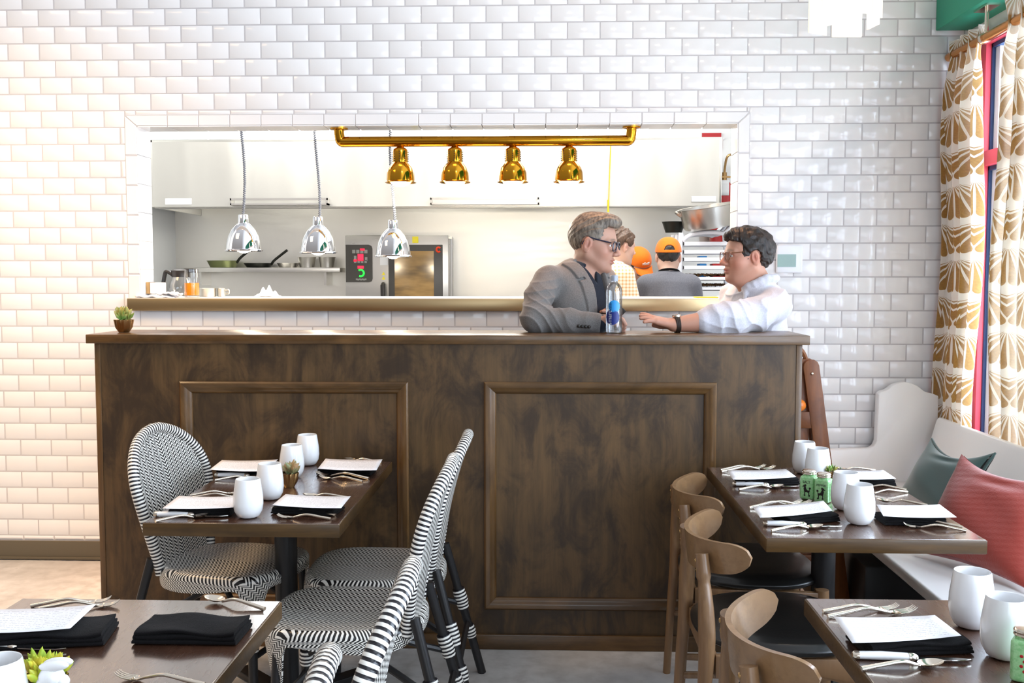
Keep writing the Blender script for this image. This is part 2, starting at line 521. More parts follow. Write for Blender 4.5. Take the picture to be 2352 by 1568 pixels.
def tag(o, label=None, cat=None, group=None, kind=None):
    if label: o['label'] = label
    if cat: o['category'] = cat
    if group: o['group'] = group
    if kind: o['kind'] = kind
    return o
def thing(name, label, cat, loc=(0, 0, 0), rz=0., group=None):
    o = bpy.data.objects.new(name, None); COL.objects.link(o)
    o.empty_display_size = .1
    o.location = loc; o.rotation_euler = (0, 0, rz)
    return tag(o, label, cat, group)
def struct(o, label, cat): return tag(o, label, cat, kind='structure')
def dup(root, loc, rz, label, group=None):
    r = root.copy(); COL.objects.link(r); r.location = loc; r.rotation_euler = (0, 0, rz); r['label'] = label
    if group: r['group'] = group
    for ch in list(root.children):
        c = ch.copy(); COL.objects.link(c); c.parent = r
        for g in list(ch.children):
            d = g.copy(); COL.objects.link(d); d.parent = c
    return r
# ------------------------------------------------------------------ the room
RP = 0.083883; TW = 0.161385; U0 = 32.389308; VF = 33.508991      # tile course height, tile length, layout origin
OX0, OX1, OZ1 = -2.135, 1.000, 2.283      # outer edge of the trim course round the pass-through
IX0, IX1, IZ1 = -2.077, 0.946, 2.231      # opening
SHZ = 1.363                               # pass shelf top
XW = 2.06                                 # window wall
WT = 0.165                                # thickness of the tiled wall

def tile(mb, x0, x1, z0, z1, g=.0022, bw=.0085, bd=.0042):
    x0 += g; x1 -= g; z0 += g; z1 -= g
    if x1 - x0 < .004 or z1 - z0 < .004: return
    b = min(bw, (x1 - x0) * .3, (z1 - z0) * .3)
    vs = [(x0, bd, z0), (x1, bd, z0), (x1, bd, z1), (x0, bd, z1),
          (x0 + b, 0, z0 + b), (x1 - b, 0, z0 + b), (x1 - b, 0, z1 - b), (x0 + b, 0, z1 - b)]
    mb.add(vs, [(4, 5, 6, 7), (0, 1, 5, 4), (1, 2, 6, 5), (2, 3, 7, 6), (3, 0, 4, 7)], mi=0, smooth=False)
def clip_tile(mb, x0, x1, z0, z1):
    hx0, hx1, hz0, hz1 = OX0, OX1, SHZ - .03, OZ1
    if x1 <= hx0 or x0 >= hx1 or z1 <= hz0 or z0 >= hz1: tile(mb, x0, x1, z0, z1); return
    if x0 < hx0: tile(mb, x0, hx0, z0, z1)
    if x1 > hx1: tile(mb, hx1, x1, z0, z1)
    a, b = max(x0, hx0), min(x1, hx1)
    if z1 > hz1: tile(mb, a, b, hz1, z1)
    if z0 < hz0: tile(mb, a, b, z0, hz0)
mb = MB()
WX0 = -4.3; ZB = (VF - 32.3) * RP
for row in range(-9, 33):
    z1 = (VF - row) * RP; z0 = max((VF - row - 1) * RP, ZB)
    off = .5 if row % 2 == 0 else 0
    for k in range(-12, 60):
        x0 = (k + off - U0) * TW; x1 = x0 + TW
        if x1 < WX0 or x0 > XW: continue
        clip_tile(mb, max(x0, WX0), min(x1, XW), z0, z1)
ZT = (VF + 9) * RP
# trim course round the opening, with mitred upper corners
def quad_tile(p):
    c = sum(np.array(q) for q in p) / 4
    vs = [(q[0] + (c[0] - q[0]) * .02, .0035, q[1] + (c[1] - q[1]) * .03) for q in p]
    ws = [(q[0] + (c[0] - q[0]) * .05, -.001, q[1] + (c[1] - q[1]) * .09) for q in p]
    mb.add(vs + ws, [(4, 5, 6, 7), (0, 1, 5, 4), (1, 2, 6, 5), (2, 3, 7, 6), (3, 0, 4, 7)], smooth=False)
nt_ = 19
for i in range(nt_):
    a = IX0 + (IX1 - IX0) * i / nt_; b = IX0 + (IX1 - IX0) * (i + 1) / nt_
    ao = OX0 if i == 0 else a; bo = OX1 if i == nt_ - 1 else b
    quad_tile([(a, IZ1), (b, IZ1), (bo, OZ1), (ao, OZ1)])
nz = 6
for i in range(nz):
    z0 = SHZ - .03 + (IZ1 - SHZ + .03) * i / nz; z1 = SHZ - .03 + (IZ1 - SHZ + .03) * (i + 1) / nz
    zo = OZ1 if i == nz - 1 else z1
    quad_tile([(OX0, z0), (IX0, z0), (IX0, z1), (OX0, zo)])
    quad_tile([(IX1, z0), (OX1, z0), (OX1, zo), (IX1, z1)])
# grout bed and wall body
G = .0036
mb.box(WX0, IX0, G, WT, 0, ZT, mi=1); mb.box(IX1, XW, G, WT, 0, ZT, mi=1)
mb.box(IX0, IX1, G, WT, IZ1, ZT, mi=1); mb.box(IX0, IX1, G, WT, 0, SHZ - .03, mi=1)
# glazed reveal of the opening
for i in range(nt_):
    a = IX0 + (IX1 - IX0) * i / nt_ + .002; b = IX0 + (IX1 - IX0) * (i + 1) / nt_ - .002
    mb.box(a, b, .002, WT, IZ1 - .006, IZ1, mi=0)
for i in range(nz):
    z0 = SHZ + (IZ1 - SHZ) * i / nz + .002; z1 = SHZ + (IZ1 - SHZ) * (i + 1) / nz - .002
    mb.box(IX0, IX0 + .006, .002, WT, z0, z1, mi=0); mb.box(IX1 - .006, IX1, .002, WT, z0, z1, mi=0)
struct(mb.build('wall_back', ['white_tile', 'tile_grout'], weld=False), 'white bevelled subway tile wall with a kitchen pass-through opening', 'wall')

mb = MB(); mb.box(-4.3, XW + .12, -7.0, 3.7, -.05, 0)
struct(mb.build('floor', 'concrete'), 'polished grey concrete floor', 'floor')
mb = MB(); mb.box(WX0, -1.86, -.012, 0, 0.004, ZB - .002); mb.box(WX0, -1.86, -.022, -.012, .004, .018); mb.box(.99, 1.24, -.012, 0, .004, ZB - .002)
struct(mb.build('baseboard_back', 'baseboard_rubber', bevel=.002), 'brown rubber baseboard under the tiled wall', 'baseboard')

# window wall on the right: plaster below and beside a tall window, red frame
WY0, WY1, WZ0, WZ1 = -.16, -5.5, .62, 2.60
mb = MB()
mb.box(XW, XW + .14, -7, 0, 0, WZ0); mb.box(XW, XW + .14, -7, 0, WZ1, ZT)
mb.box(XW, XW + .14, WY0, 0, WZ0, WZ1); mb.box(XW, XW + .14, -7, WY1, WZ0, WZ1)
struct(mb.build('wall_right', 'wall_white'), 'white plaster window wall on the right', 'wall')
win = struct(thing('window_1', None, None, (XW + .05, -2.8, WZ0)), 'tall window with red frame behind the patterned curtains', 'window')
fr = MB()
def bar_y(mbb, y0, y1, z0, z1, x0=XW - .02, x1=XW + .05): mbb.box(x0, x1, min(y0, y1), max(y0, y1), z0, z1)
bar_y(fr, WY0, WY0 - .075, WZ0, WZ1); bar_y(fr, WY1, WY1 + .08, WZ0, WZ1)
bar_y(fr, WY0, WY1, WZ1 - .05, WZ1); bar_y(fr, WY0, WY1, WZ0, WZ0 + .05); bar_y(fr, WY0 - .07, WY1, 1.985, 2.055)
for y in (-1.45, -2.75, -4.05): bar_y(fr, y, y - .08, WZ0, WZ1)
fr.build('frame', 'frame_red', win, bevel=.004)
gk = MB(); sa = MB(); gl = MB()
ys = [(WY0 - .075, -1.45), (-1.53, -2.75), (-2.83, -4.05), (-4.13, WY1 + .08)]
for ya, yb in ys:
    for za, zb in ((WZ0 + .05, 1.985), (2.055, WZ1 - .05)):
        for y, s in ((ya, -1), (yb, 1)):
            bar_y(gk, y, y + s * .013, za, zb, XW + .005, XW + .05); bar_y(sa, y + s * .013, y + s * .055, za, zb, XW + .02, XW + .05)
        bar_y(gk, ya, yb, zb - .02, zb, XW + .005, XW + .05)
        gl.box(XW + .035, XW + .0365, min(ya, yb), max(ya, yb), za, zb)
gk.build('gasket', 'gasket_dark', win); sa.build('sash', 'sash_white', win); gl.build('pane', 'pane_glass', win)

# green soffit box over the window, curtain rod and curtains
mb = MB(); mb.box(1.893, XW, -6.5, -.003, 2.667, ZT)
struct(mb.build('trim_1', 'soffit_green', bevel=.004), 'teal green soffit box above the window', 'trim')
rod = thing('curtain_rod', 'copper coloured curtain rod under the green soffit', 'curtain rod', (1.955, -.36, 2.53))
t = MB(); t.tube([(1.955, -.02, 2.535), (1.955, -6.3, 2.535)], .021, 16); t.build('pole', 'copper_rod', rod)
t = MB(); t.tube([(1.955, -.405, 2.535), (1.955, -.43, 2.535)], .027, 16); t.build('ring', 'silver', rod)
t = MB(); t.box(1.925, 1.985, -.50, -.36, 2.659, 2.667); t.tube([(1.955, -.43, 2.66), (1.955, -.43, 2.545)], .009, 10); t.tube([(1.955, -.43, 2.555), (1.955, -.455, 2.535)], .012, 8); t.build('bracket', 'silver', rod)

def curtain(name, label, y0, y1, ztop, zbot, nf, amp, seed, ypin=0.):
    rs = np.random.RandomState(seed); ph = rs.rand(4) * 6
    mbb = MB(); L = y0 - y1
    full = 1.75
    def fn(u, v):
        z = ztop + (zbot - ztop) * v
        gather = 1 - .10 * math.exp(-((v - .06) / .05) ** 2)
        yc = (y0 + y1) / 2
        flare = 1 + .10 * v
        y = yc + (.5 - u) * L * gather * flare
        a = amp * (.75 + .5 * min(v * 4, 1)) * (1 - .35 * math.exp(-((v - .05) / .04) ** 2))
        w = math.sin(2 * PI * nf * u + ph[0] + .5 * math.sin(3 * v + ph[1]))
        w2 = .35 * math.sin(2 * PI * nf * 2.3 * u + ph[2] + 1.2 * v)
        x = 1.953 + a * (w + w2) * .8 + .012 * math.sin(9 * v + ph[3])
        y += a * .5 * math.cos(2 * PI * nf * u + ph[0])
        return (x, y, z, u * L * full + seed, v * (ztop - zbot))
    mbb.grid(fn, 150, 110)
    o = mbb.build(name, 'curtain_print', org=(1.953, (y0 + y1) / 2, zbot), sharp=180)
    return tag(o, label, 'curtain', 'patterned curtains at the window')
curtain('curtain', 'far curtain in the corner, golden fan print on white, by the tiled wall', -.05, -.40, 2.60, .66, 3.2, .034, 3)
curtain('curtain', 'near curtain at the right edge, golden fan print, closest to the camera', -.60, -1.30, 2.64, .66, 5.5, .036, 5)

# ------------------------------------------------------------------ kitchen behind the pass
KY = 3.45
mb = MB(); mb.box(-4.3, 3.2, KY, KY + .1, 0, ZT)
struct(mb.build('wall_kitchen', 'kitchen_white'), 'white far wall of the kitchen', 'wall')
mb = MB(); mb.box(-3.18, 1.9, KY - .012, KY, .9, 2.25)
struct(mb.build('trim_2', 'backsplash_steel'), 'stainless steel backsplash on the kitchen wall', 'trim')
mb = MB(); mb.box(-3.30, -3.18, 1.9, KY, 0, ZT)
struct(mb.build('wall_kitchen_left', 'kitchen_white'), 'white return wall at the left end of the kitchen line', 'wall')
mb = MB(); mb.box(-4.3, -4.2, WT, KY, 0, ZT)
struct(mb.build('wall_left', 'kitchen_white'), 'white side wall far left of the kitchen', 'wall')
mb = MB(); mb.box(3.1, 3.2, WT, KY, 0, ZT)
struct(mb.build('wall_kitchen_right', 'kitchen_white'), 'white right wall of the kitchen', 'wall')

# pass shelf
ps = thing('pass_shelf', 'long stainless steel shelf across the kitchen pass-through', 'shelf', (-.6, .1, 1.298))
mb = MB(); mb.box(OX0 + .004, IX1 + .004, -.035, .42, SHZ - .006, SHZ); mb.build('shelf_top', 'shelf_top_steel', ps, bevel=.002)
mb = MB(); mb.box(OX0 + .004, IX1 + .004, -.036, -.029, 1.298, SHZ - .003); mb.build('apron', 'shelf_steel', ps, bevel=.002)

# hood over the cooking line
hd = thing('exhaust_hood', 'long stainless steel exhaust hood over the cooking line', 'exhaust hood', (-.85, 2.9, 1.99))
mb = MB(); mb.box(-2.97, 1.28, 2.40, 2.42, 1.99, 2.49); mb.box(-2.97, 1.28, 2.40, KY - .015, 2.47, 2.49)
mb.box(-2.97, -2.95, 2.4, KY - .015, 1.99, 2.49); mb.box(1.26, 1.28, 2.4, KY - .015, 1.99, 2.49)
mb.build('canopy', 'hood_steel', hd, bevel=.003)
mb = MB(); mb.box(-2.95, 1.26, 2.42, 2.55, 1.985, 2.01); mb.build('gutter', 'brushed_steel', hd)
for a, b in ((-2.35, -1.62), (-.86, -.06)):
    mb = MB(); mb.box(a, b, 2.33, 2.398, 2.0, 2.012); mb.box(a, b, 2.33, 2.336, 2.035, 2.05); mb.box(a, a + .01, 2.33, 2.398, 2.0, 2.05); mb.box(b - .01, b, 2.33, 2.398, 2.0, 2.05); mb.build('ledge', 'brushed_steel', hd)
mb = MB(); mb.box(1.06, 1.24, 2.394, 2.399, 2.02, 2.06); mb.build('label_plate', 'label_white', hd)
mb = MB(); mb.box(-2.86, -2.66, 2.394, 2.399, 2.01, 2.055); mb.build('label_plate', 'label_white', hd)
for x in (-2.6, -1.0, -.2, 1.15): mb = MB(); mb.tube([(x, 2.6, 2.49), (x, 2.6, 3.4)], .012, 8); mb.build('hanger_rod', 'kitchen_white', hd)
# white ducts / soffit panels over the hood
for i, (a, b) in enumerate(((-2.35, -1.45), (-.85, -.30), (.10, .78))):
    mb = MB(); mb.box(a, b, 2.75, 2.79, 2.497, 2.80)
    tag(mb.build('light_panel', 'fluorescent', org=((a + b) / 2, 2.77, 2.497)), ('bright white light panel above the left part of the hood', 'bright white light panel above the middle of the hood', 'bright white light panel above the right part of the hood')[i], 'light', 'light panels above the hood')

# wall shelf with pans
sh = thing('wall_shelf', 'stainless wall shelf carrying pans, left of the oven', 'shelf', (-2.3, 3.3, 1.5))
mb = MB(); mb.box(-3.02, -1.70, 3.12, KY - .012, 1.508, 1.545); mb.build('board', 'brushed_steel', sh, bevel=.003)
for x in (-2.9, -1.85): mb = MB(); mb.box(x, x + .02, 3.2, KY - .012, 1.40, 1.508); mb.build('bracket', 'brushed_steel', sh)
def pan(name, label, x, r, h, mat, hdir=None, y=3.28, cat='pan', lid=False):
    t = thing(name, label, cat, (x, y, 1.5455), 0)
    b = MB(); b.lathe([(0, .002), (r * .8, .002), (r, h), (r * 1.04, h + .004), (r * .98, h), (r * .78, .006), (0, .006)], 24)
    b.build('body', mat, t, local=True)
    if hdir is not None:
        b = MB(); b.tube(cat_rom([(hdir[0] * r * .95, hdir[1] * r * .3 - .02, h * .8), (hdir[0] * r * 1.25, hdir[1] * .05 - .04, h + .03), (hdir[0] * (r + .14), -.06, h + .11)], 5), .011, 8); b.build('handle', 'pan_dark', t, local=True)
    return t
pan('saute_pan', 'green-grey shallow pan at the left end of the wall shelf', -2.72, .13, .055, 'pan_green', (1, 0))
pan('frying_pan', 'dark frying pan with raised handle on the wall shelf, second from left', -2.42, .12, .035, 'pan_dark', (1, 0))
pan('stainless_pan', 'low stainless pan on the wall shelf between frying pan and pots', -2.17, .09, .035, 'brushed_steel')
pan('stock_pot', 'round stainless pot on the wall shelf, left of its twin', -2.01, .075, .085, 'brushed_steel', cat='pot')
pan('stock_pot', 'round stainless pot on the wall shelf, nearer the oven', -1.84, .07, .085, 'brushed_steel', cat='pot')
# work table under the shelf
wt = thing('prep_counter', 'stainless kitchen counter along the far wall under the oven', 'counter', (-.6, 3.0, 0))
mb = MB(); mb.box(-3.12, 1.6, 2.62, KY - .014, 1.00, 1.04); mb.build('worktop', 'brushed_steel', wt, bevel=.003)
mb = MB(); mb.box(-3.10, 1.58, 2.70, KY - .02, .0, 1.00); mb.build('cabinet', 'brushed_steel', wt)

# combi oven
ov = thing('combi_oven', 'stainless combi oven with black control panel and glass door', 'oven', (-1.25, 3.15, 1.04))
YF = 2.98
def ovp(px, py): return aty(px, py, YF)
oL = ovp(793, 600)[0]; oR = ovp(1030, 600)[0]; oT = ovp(900, 540)[2]
mb = MB(); mb.box(oL, oR, YF, KY - .03, 1.04, oT); mb.build('body', 'brushed_steel', ov, bevel=.006)
a = ovp(794, 562); b = ovp(856, 648)
poly = [(a[0], b[2]), (b[0] - .03, b[2]), (b[0] - .008, b[2] + .008), (b[0], b[2] + .03), (b[0], a[2] - .03), (b[0] - .008, a[2] - .008), (b[0] - .03, a[2]), (a[0], a[2])]
cp = MB().prism(poly, lambda p, q, d: (p, YF - d, q), 0, .006).build('control_panel', 'panel_grey', ov)
cb = MB(); cr_ = MB(); cg = MB(); w = (b[0] - a[0])
def cell(mm, fx, fz, sx, sz): x = a[0] + w * fx; z = b[2] + (a[2] - b[2]) * fz; mm.box(x - sx, x + sx, YF - .0105, YF - .006, z - sz, z + sz)
for i in range(4): cell(cb, .31 + .15 * i, .82, .013, .014)
cell(cr_, .63, .87, .018, .008)
for i in range(4): cell(cb, .36 + .13 * i, .55, .010, .010)
cell(cb, .36, .66, .010, .014); cell(cb, .77, .62, .010, .016); cell(cr_, .56, .66, .023, .028); cell(cr_, .36, .58, .012, .009); cell(cr_, .56, .40, .024, .011)
for i in range(7): cell(cb, .41 + .055 * i, .068 + .012 * (i % 2 == 0), .007, .006)
cb.build('buttons', 'panel_button', cp); cr_.build('display', 'display_red', cp)
c0 = (a[0] + w * .56, YF - .010, b[2] + (a[2] - b[2]) * .245)
cg.tube([(c0[0] + .026 * math.cos(t), c0[1], c0[2] + .026 * math.sin(t)) for t in np.linspace(-2.0, 2.2, 20)], .007, 8); cg.build('dial', 'display_green', cp)
d0 = ovp(896, 562)[0]; d1 = ovp(1014, 562); dz1 = d1[2]
dr = MB(); dr.box(ovp(893, 600)[0], ovp(1017, 600)[0], YF - .02, YF, 1.06, dz1); door = dr.build('door', 'panel_grey', ov, bevel=.004)
g0 = ovp(907, 575); g1 = ovp(997, 575); dr = MB(); dr.box(g0[0], g1[0], YF - .023, YF - .019, 1.09, dz1 - .05); dr.build('pane', 'oven_glass', door)
h = ovp(881, 655); dr = MB(); dr.tube([(h[0], YF - .015, h[2] + .012), (h[0], YF - .05, h[2]), (h[0], YF - .05, 1.12)], [.016, .018, .012], 10); dr.build('handle', 'black_plastic', ov)
q = ovp(1008, 570); dr = MB(); dr.tube([(q[0] + .016 * math.cos(t), YF - .025, q[2] - .012 + .018 * math.sin(t)) for t in np.linspace(.7, 5.6, 20)], .008, 8); dr.build('letter_mark', 'orange_red', door)
def plate(nm, px0, py0, px1, py1, mat, par, y=YF - .0225):
    p0 = aty(px0, py0, y); p1 = aty(px1, py1, y); k = MB(); k.box(p0[0], p1[0], y - .003, y, p1[2], p0[2]); return k.build(nm, mat, par)
plate('sticker', 947, 543, 961, 558, 'yellow_sticker', ov, YF - .001); plate('sticker', 873, 589, 891, 609, 'label_white', ov, YF - .001)
for py in (628, 638):
    p = aty(881, py, YF - .001); k = MB(); k.prism([(p[0] - .015, p[2] - .013), (p[0] + .015, p[2] - .013), (p[0], p[2] + .015)], lambda x, z, d: (x, YF - d, z), 0, .003); k.build('warning_sticker', 'yellow_sticker', ov)
k = MB(); k.tube([(oR + .02, YF + .02, 1.05), (oR + .02, YF + .02, oT - .02)], .012, 8); k.box(oR, oR + .03, YF, YF + .06, oT - .03, oT - .01); k.build('hinge_post', 'brushed_steel', ov)

# yellow pull cord hanging in front of the hood
k = MB(); p0 = aty(1403, 330, 2.392); p1 = aty(1397, 487, 2.392)
k.tube([(p0[0], 2.46, 2.494), (p0[0], 2.405, 2.4945), (p0[0], 2.392, 2.485), p0, p1], .0035, 6); k.tube([p1, p1 - np.array([0, 0, -.09])], .007, 8)
tag(k.build('pull_cord', 'yellow_cord', org=tuple(p1)), 'thin yellow cord hanging in front of the hood', 'cord')

# extinguisher, sign and hose in the right corner of the opening
def kx(px, py): return aty(px, py, 3.2)
p = kx(1672, 0); zb = kx(1672, 505)[2]; zt = kx(1672, 420)[2]; r = .115
ex = thing('fire_extinguisher', 'red fire extinguisher with white label behind the opening right edge', 'fire extinguisher', (p[0], 3.25, zb - .2))
k = MB(); k.lathe([(0, zb - .2), (r, zb - .2), (r, zt - .08), (r * .92, zt - .04), (r * .5, zt), (.03, zt + .02), (0, zt + .02)], 28, (p[0], 3.25, 0)); k.build('cylinder', 'extinguisher_red', ex)
k = MB(); zl0 = kx(0, 455)[2]; zl1 = kx(0, 421)[2]
k.grid(lambda u, v: (p[0] + (r + .003) * math.sin(-.85 + 1.0 * u), 3.25 - (r + .003) * math.cos(-.85 + 1.0 * u), zl0 + (zl1 - zl0) * v), 10, 4); k.build('label', 'label_white', ex, solid=.001)
k = MB(); k.tube(cat_rom([(p[0], 3.25, zt + .02), (p[0], 3.24, zt + .12), (p[0] + .02, 3.22, kx(0, 365)[2]), (p[0] + .09, 3.22, kx(0, 362)[2])], 6), .010, 8); k.build('hose', 'copper_brass', ex)
k = MB(); k.box(p[0] - .03, p[0] + .03, 3.25 + r - .005, KY, zb, zb + .05); k.build('wall_bracket', 'label_grey', ex)
k = MB(); k.box(p[0] - .08, p[0] + .10, 3.23, 3.26, zt + .045, zt + .06); k.tube([(p[0], 3.25, zt), (p[0], 3.25, zt + .09)], .02, 10); k.build('valve', 'copper_brass', ex)
s0 = kx(1622, 296); s1 = kx(1662, 334)
sg = thing('wall_sign', 'red warning sign on the kitchen wall above the extinguisher', 'sign', (s0[0], KY - .01, s1[2]))
k = MB(); k.box(s0[0], s1[0] + .02, KY - .02, KY - .004, s1[2], s0[2]); k.build('plate', 'sign_red', sg)
k = MB()
for i in range(9): x = s0[0] + .03 + i * .018; k.box(x, x + .011, KY - .0225, KY - .02, s0[2] - .055, s0[2] - .035)
k.build('lettering', 'label_white', sg)

# bakery rack with trays
RY = 2.1; rx0, rx1 = aty(1562, 600, RY)[0], aty(1690, 600, RY)[0]
rk = thing('bakery_rack', 'white wire bakery rack with trays behind the pass', 'rack', ((rx0 + rx1) / 2, RY + .2, 0))
ztop = aty(1605, 536, RY)[2]
for yy in (RY, RY + .42, RY + .21):
    k = MB(); k.tube(cat_rom([(rx0, yy, .02), (rx0, yy, ztop - .14), (rx0 + .02, yy, ztop - .05), (rx0 + .11, yy, ztop), (rx1 - .1, yy, ztop), (rx1, yy, ztop - .1), (rx1, yy, .02)], 6), .016, 10); k.build('frame', 'white_plastic', rk)
tz = [aty(1620, py, RY)[2] for py in (556, 575, 592, 611, 637, 660)]
for i, z in enumerate(tz):
    k = MB()
    if i in (4, 5): k.box(rx0 + .02, rx1 - .02, RY - .015, RY + .42, z - .022, z - .017)
    else:
        for yy in (RY + .08, RY + .20, RY + .31): k.box(rx0 + .02, rx1 - .02, yy, yy + .006, z - .022, z - .017)
        k.box(rx0 + .02, rx0 + .026, RY - .015, RY + .42, z - .022, z + .001); k.box(rx1 - .026, rx1 - .02, RY - .015, RY + .42, z - .022, z + .001)
    k.box(rx0 + .02, rx1 - .02, RY - .015, RY - .009, z - .022, z + .003); k.box(rx0 + .02, rx1 - .02, RY + .414, RY + .42, z - .022, z + .003)
    tr_ = k.build('tray', 'white_plastic', rk)
    if i in (4, 5):
        k = MB(); k.grid(lambda u, v: (rx0 + .05 + (rx1 - rx0 - .1) * u, RY + .38 * v, z + .004 + .026 * math.sin(u * 40 + v * 9) * math.sin(v * 30 + u * 5) * .5 + .014), 40, 14); k.build('crumbs', 'tray_crumbs', tr_)
def pack(px0, py0, px1, py1, mat, label, nm='food_packet', cat='packet'):
    p0 = aty(px0, py0, RY + .03); p1 = aty(px1, py1, RY + .03)
    zf = [t for t in tz if t - .017 <= p1[2] + .03]; zf = max(zf) - .0165 if zf else p1[2]
    k = MB(); k.box(p0[0], p1[0], RY + .03, RY + .16, zf, zf + max(p0[2] - p1[2], .02) + .01); tag(k.build(nm, mat, org=(p0[0], RY + .1, zf), bevel=.004), label, cat)
pack(1607, 588, 1624, 592, 'blue_label', 'blue packet on the upper tray of the bakery rack')
pack(1607, 601, 1623, 609, 'blue_label', 'bright blue packet on the rack tray beside the red one')
pack(1637, 600, 1662, 608, 'sign_red', 'red packet on the middle tray of the bakery rack')
pack(1607, 622, 1622, 629, 'blue_label', 'blue packet on the lower tray of the bakery rack')
pack(1637, 622, 1666, 628, 'sign_red', 'flat red packet on the lower tray of the bakery rack')
# bowls on top of the rack
tb = thing('mixing_bowl', 'large tilted stainless bowl on top of the bakery rack', 'bowl', (1.16, RY + .07, ztop + .022))
k = MB(); R_ = roty(math.radians(-9)) @ rotx(math.radians(6))
k.lathe([(0, 0), (.17, .0), (.185, .02), (.20, .15), (.215, .152), (.20, .148), (.18, .022), (0, .006)], 36, (1.16, RY + .07, ztop + .046), R_); k.build('bowl_body', 'brushed_steel', tb)
k = MB(); k.tube(cat_rom([(.965, RY + .04, ztop + .12), (.925, RY + .04, ztop + .15), (.925, RY + .10, ztop + .15), (.965, RY + .10, ztop + .12)], 5), .009, 8); k.build('handle', 'brushed_steel', tb)
k = MB(); k.lathe([(0, 0), (.06, 0), (.085, .075), (.09, .078), (.08, .074), (.055, .006), (0, .006)], 24, (.925, RY + .24, ztop + .017)); tag(k.build('sauce_pot', 'pan_dark', org=(.925, RY + .24, ztop + .017)), 'small dark grey bowl beside the large one on the rack', 'bowl')

# ------------------------------------------------------------------ heat lamps of the pass
bl = thing('heat_lamp_bar', 'brass tube bar carrying four heat lamps under the opening top', 'heat lamp', (-.32, .085, 2.16))
zt_ = 2.157; xl, xr = -1.062, .425
k = MB(); k.tube([(xl + .01, .085, zt_)] + [(x, .085, zt_) for x in (-.6, 0)] + [(xr - .01, .085, zt_)], .0265, 20); k.build('tube', 'brass', bl)
for x, s in ((xl, 1), (xr, -1)):
    k = MB(); k.tube(cat_rom([(x + s * .05, .085, zt_), (x + s * .012, .085, zt_ + .002), (x + s * .002, .085, zt_ + .03), (x, .085, IZ1 - .010)], 6), .0265, 16); k.build('elbow', 'brass', bl)
    k = MB(); k.lathe([(0, 0), (.046, 0), (.046, -.006), (.028, -.010), (0, -.010)], 24, (x, .085, IZ1 - .0065)); k.build('flange', 'brass', bl)
for px in (920, 1045, 1178, 1307):
    x = aty(px, 380, .085)[0]
    pr = [(.012, zt_ - .022), (.020, zt_ - .030), (.036, zt_ - .04), (.039, zt_ - .048), (.038, zt_ - .105), (.044, zt_ - .112), (.062, zt_ - .135), (.070, zt_ - .16), (.072, zt_ - .20), (.080, zt_ - .206), (.078, zt_ - .209), (.068, zt_ - .202), (.066, zt_ - .16), (.034, zt_ - .11)]
    k = MB(); k.lathe(pr, 28, (x, .085, 0), flute=None); hs = k.build('lamp_shade', 'brass', bl)
    k = MB(); k.ell((x, .085, zt_ - .192), (.058, .058, .036), nu=20, nv=10); k.build('bulb', 'lamp_white', hs)
    k = MB()
    for a_ in range(8):
        for j in range(5):
            k.ell((x + .039 * math.cos(a_ * PI / 4), .085 + .039 * math.sin(a_ * PI / 4), zt_ - .055 - j * .011), (.003, .003, .003), nu=6, nv=4)
    k.build('vent_holes', 'black_metal', hs)
def bulb_light(x, y, z, power, col=(1.0, .72, .42), r=.04):
    l = bpy.data.lights.new('heat_bulb', 'POINT'); l.energy = power; l.color = col; l.shadow_soft_size = r
    o = bpy.data.objects.new('heat_bulb', l); COL.objects.link(o); o.location = (x, y, z)
for px in (920, 1045, 1178, 1307): bulb_light(aty(px, 380, .085)[0], .085, 1.895, 7, (1.0, .89, .74))

for i, (px, pb, lab) in enumerate(((560, 577, 'chrome dome heat lamp on a coiled cord, leftmost of three'), (731, 582, 'chrome dome heat lamp on a coiled cord, middle of three'), (903, 590, 'chrome dome heat lamp hanging in front of the oven'))):
    c = aty(px, pb - 2, .25); x, y, z = c
    hl = thing('pendant_heat_lamp', lab, 'heat lamp', (x, y, z), group='chrome pendant heat lamps')
    k = MB(); k.lathe([(.098, -.004), (.100, .002), (.092, .006), (.090, .03), (.080, .075), (.062, .110), (.040, .135), (.028, .145), (.026, .185), (.022, .19), (.008, .192), (.008, .188), (.02, .14), (.06, .105), (.085, .03), (.09, .004)], 36, c); k.build('lamp_shade', 'chrome', hl)
    k = MB(); k.ell((x, y, z + .03), (.05, .05, .045), nu=18, nv=8); k.build('bulb', 'lamp_white', hl)
    k = MB(); zt2 = IZ1 + .5; zb2 = z + .19; n = 760; pts = []
    sway = .012
    for j in range(n + 1):
        t_ = j / n; a_ = t_ * 2 * PI * 84
        pts.append((x + .0058 * math.cos(a_) + sway * math.sin(t_ * 7 + i), y + .0058 * math.sin(a_), zb2 + (zt2 - zb2) * t_))
    k.tube(pts, .0030, 6); k.build('coiled_cord', 'cord_grey', hl)
    bulb_light(x, y, z - .03, 5, (1.0, .84, .62))

# ------------------------------------------------------------------ things on the pass shelf
gz = SHZ
gp = aty(438, 684, .01)
gt = thing('drinking_glass', 'straight ribbed glass half full of amber drink on the pass shelf', 'glass', (gp[0], .03, gz))
r = .039
k = MB(); k.lathe([(0, .001), (r * .93, .001), (r, .012), (r, .112), (r * .93, .128), (r * .93, .145), (r * .88, .145), (r * .88, .128), (r * .94, .112), (r * .94, .012), (0, .010)], 40, flute=lambda a, i: .025 * math.cos(a * 16) if 2 <= i <= 3 else 0); k.build('tumbler_body', 'drink_glass', gt, local=True)
k = MB(); k.lathe([(0, .012), (r * .88, .012), (r * .92, .02), (r * .92, .075), (0, .075)], 28); k.build('drink', 'amber_drink', gt, local=True)
cp_ = aty(406, 672, .18)
cf = thing('coffee_pot', 'glass coffee pot with black lid and handle behind the drink glass', 'coffee pot', (cp_[0] + .02, .19, gz))
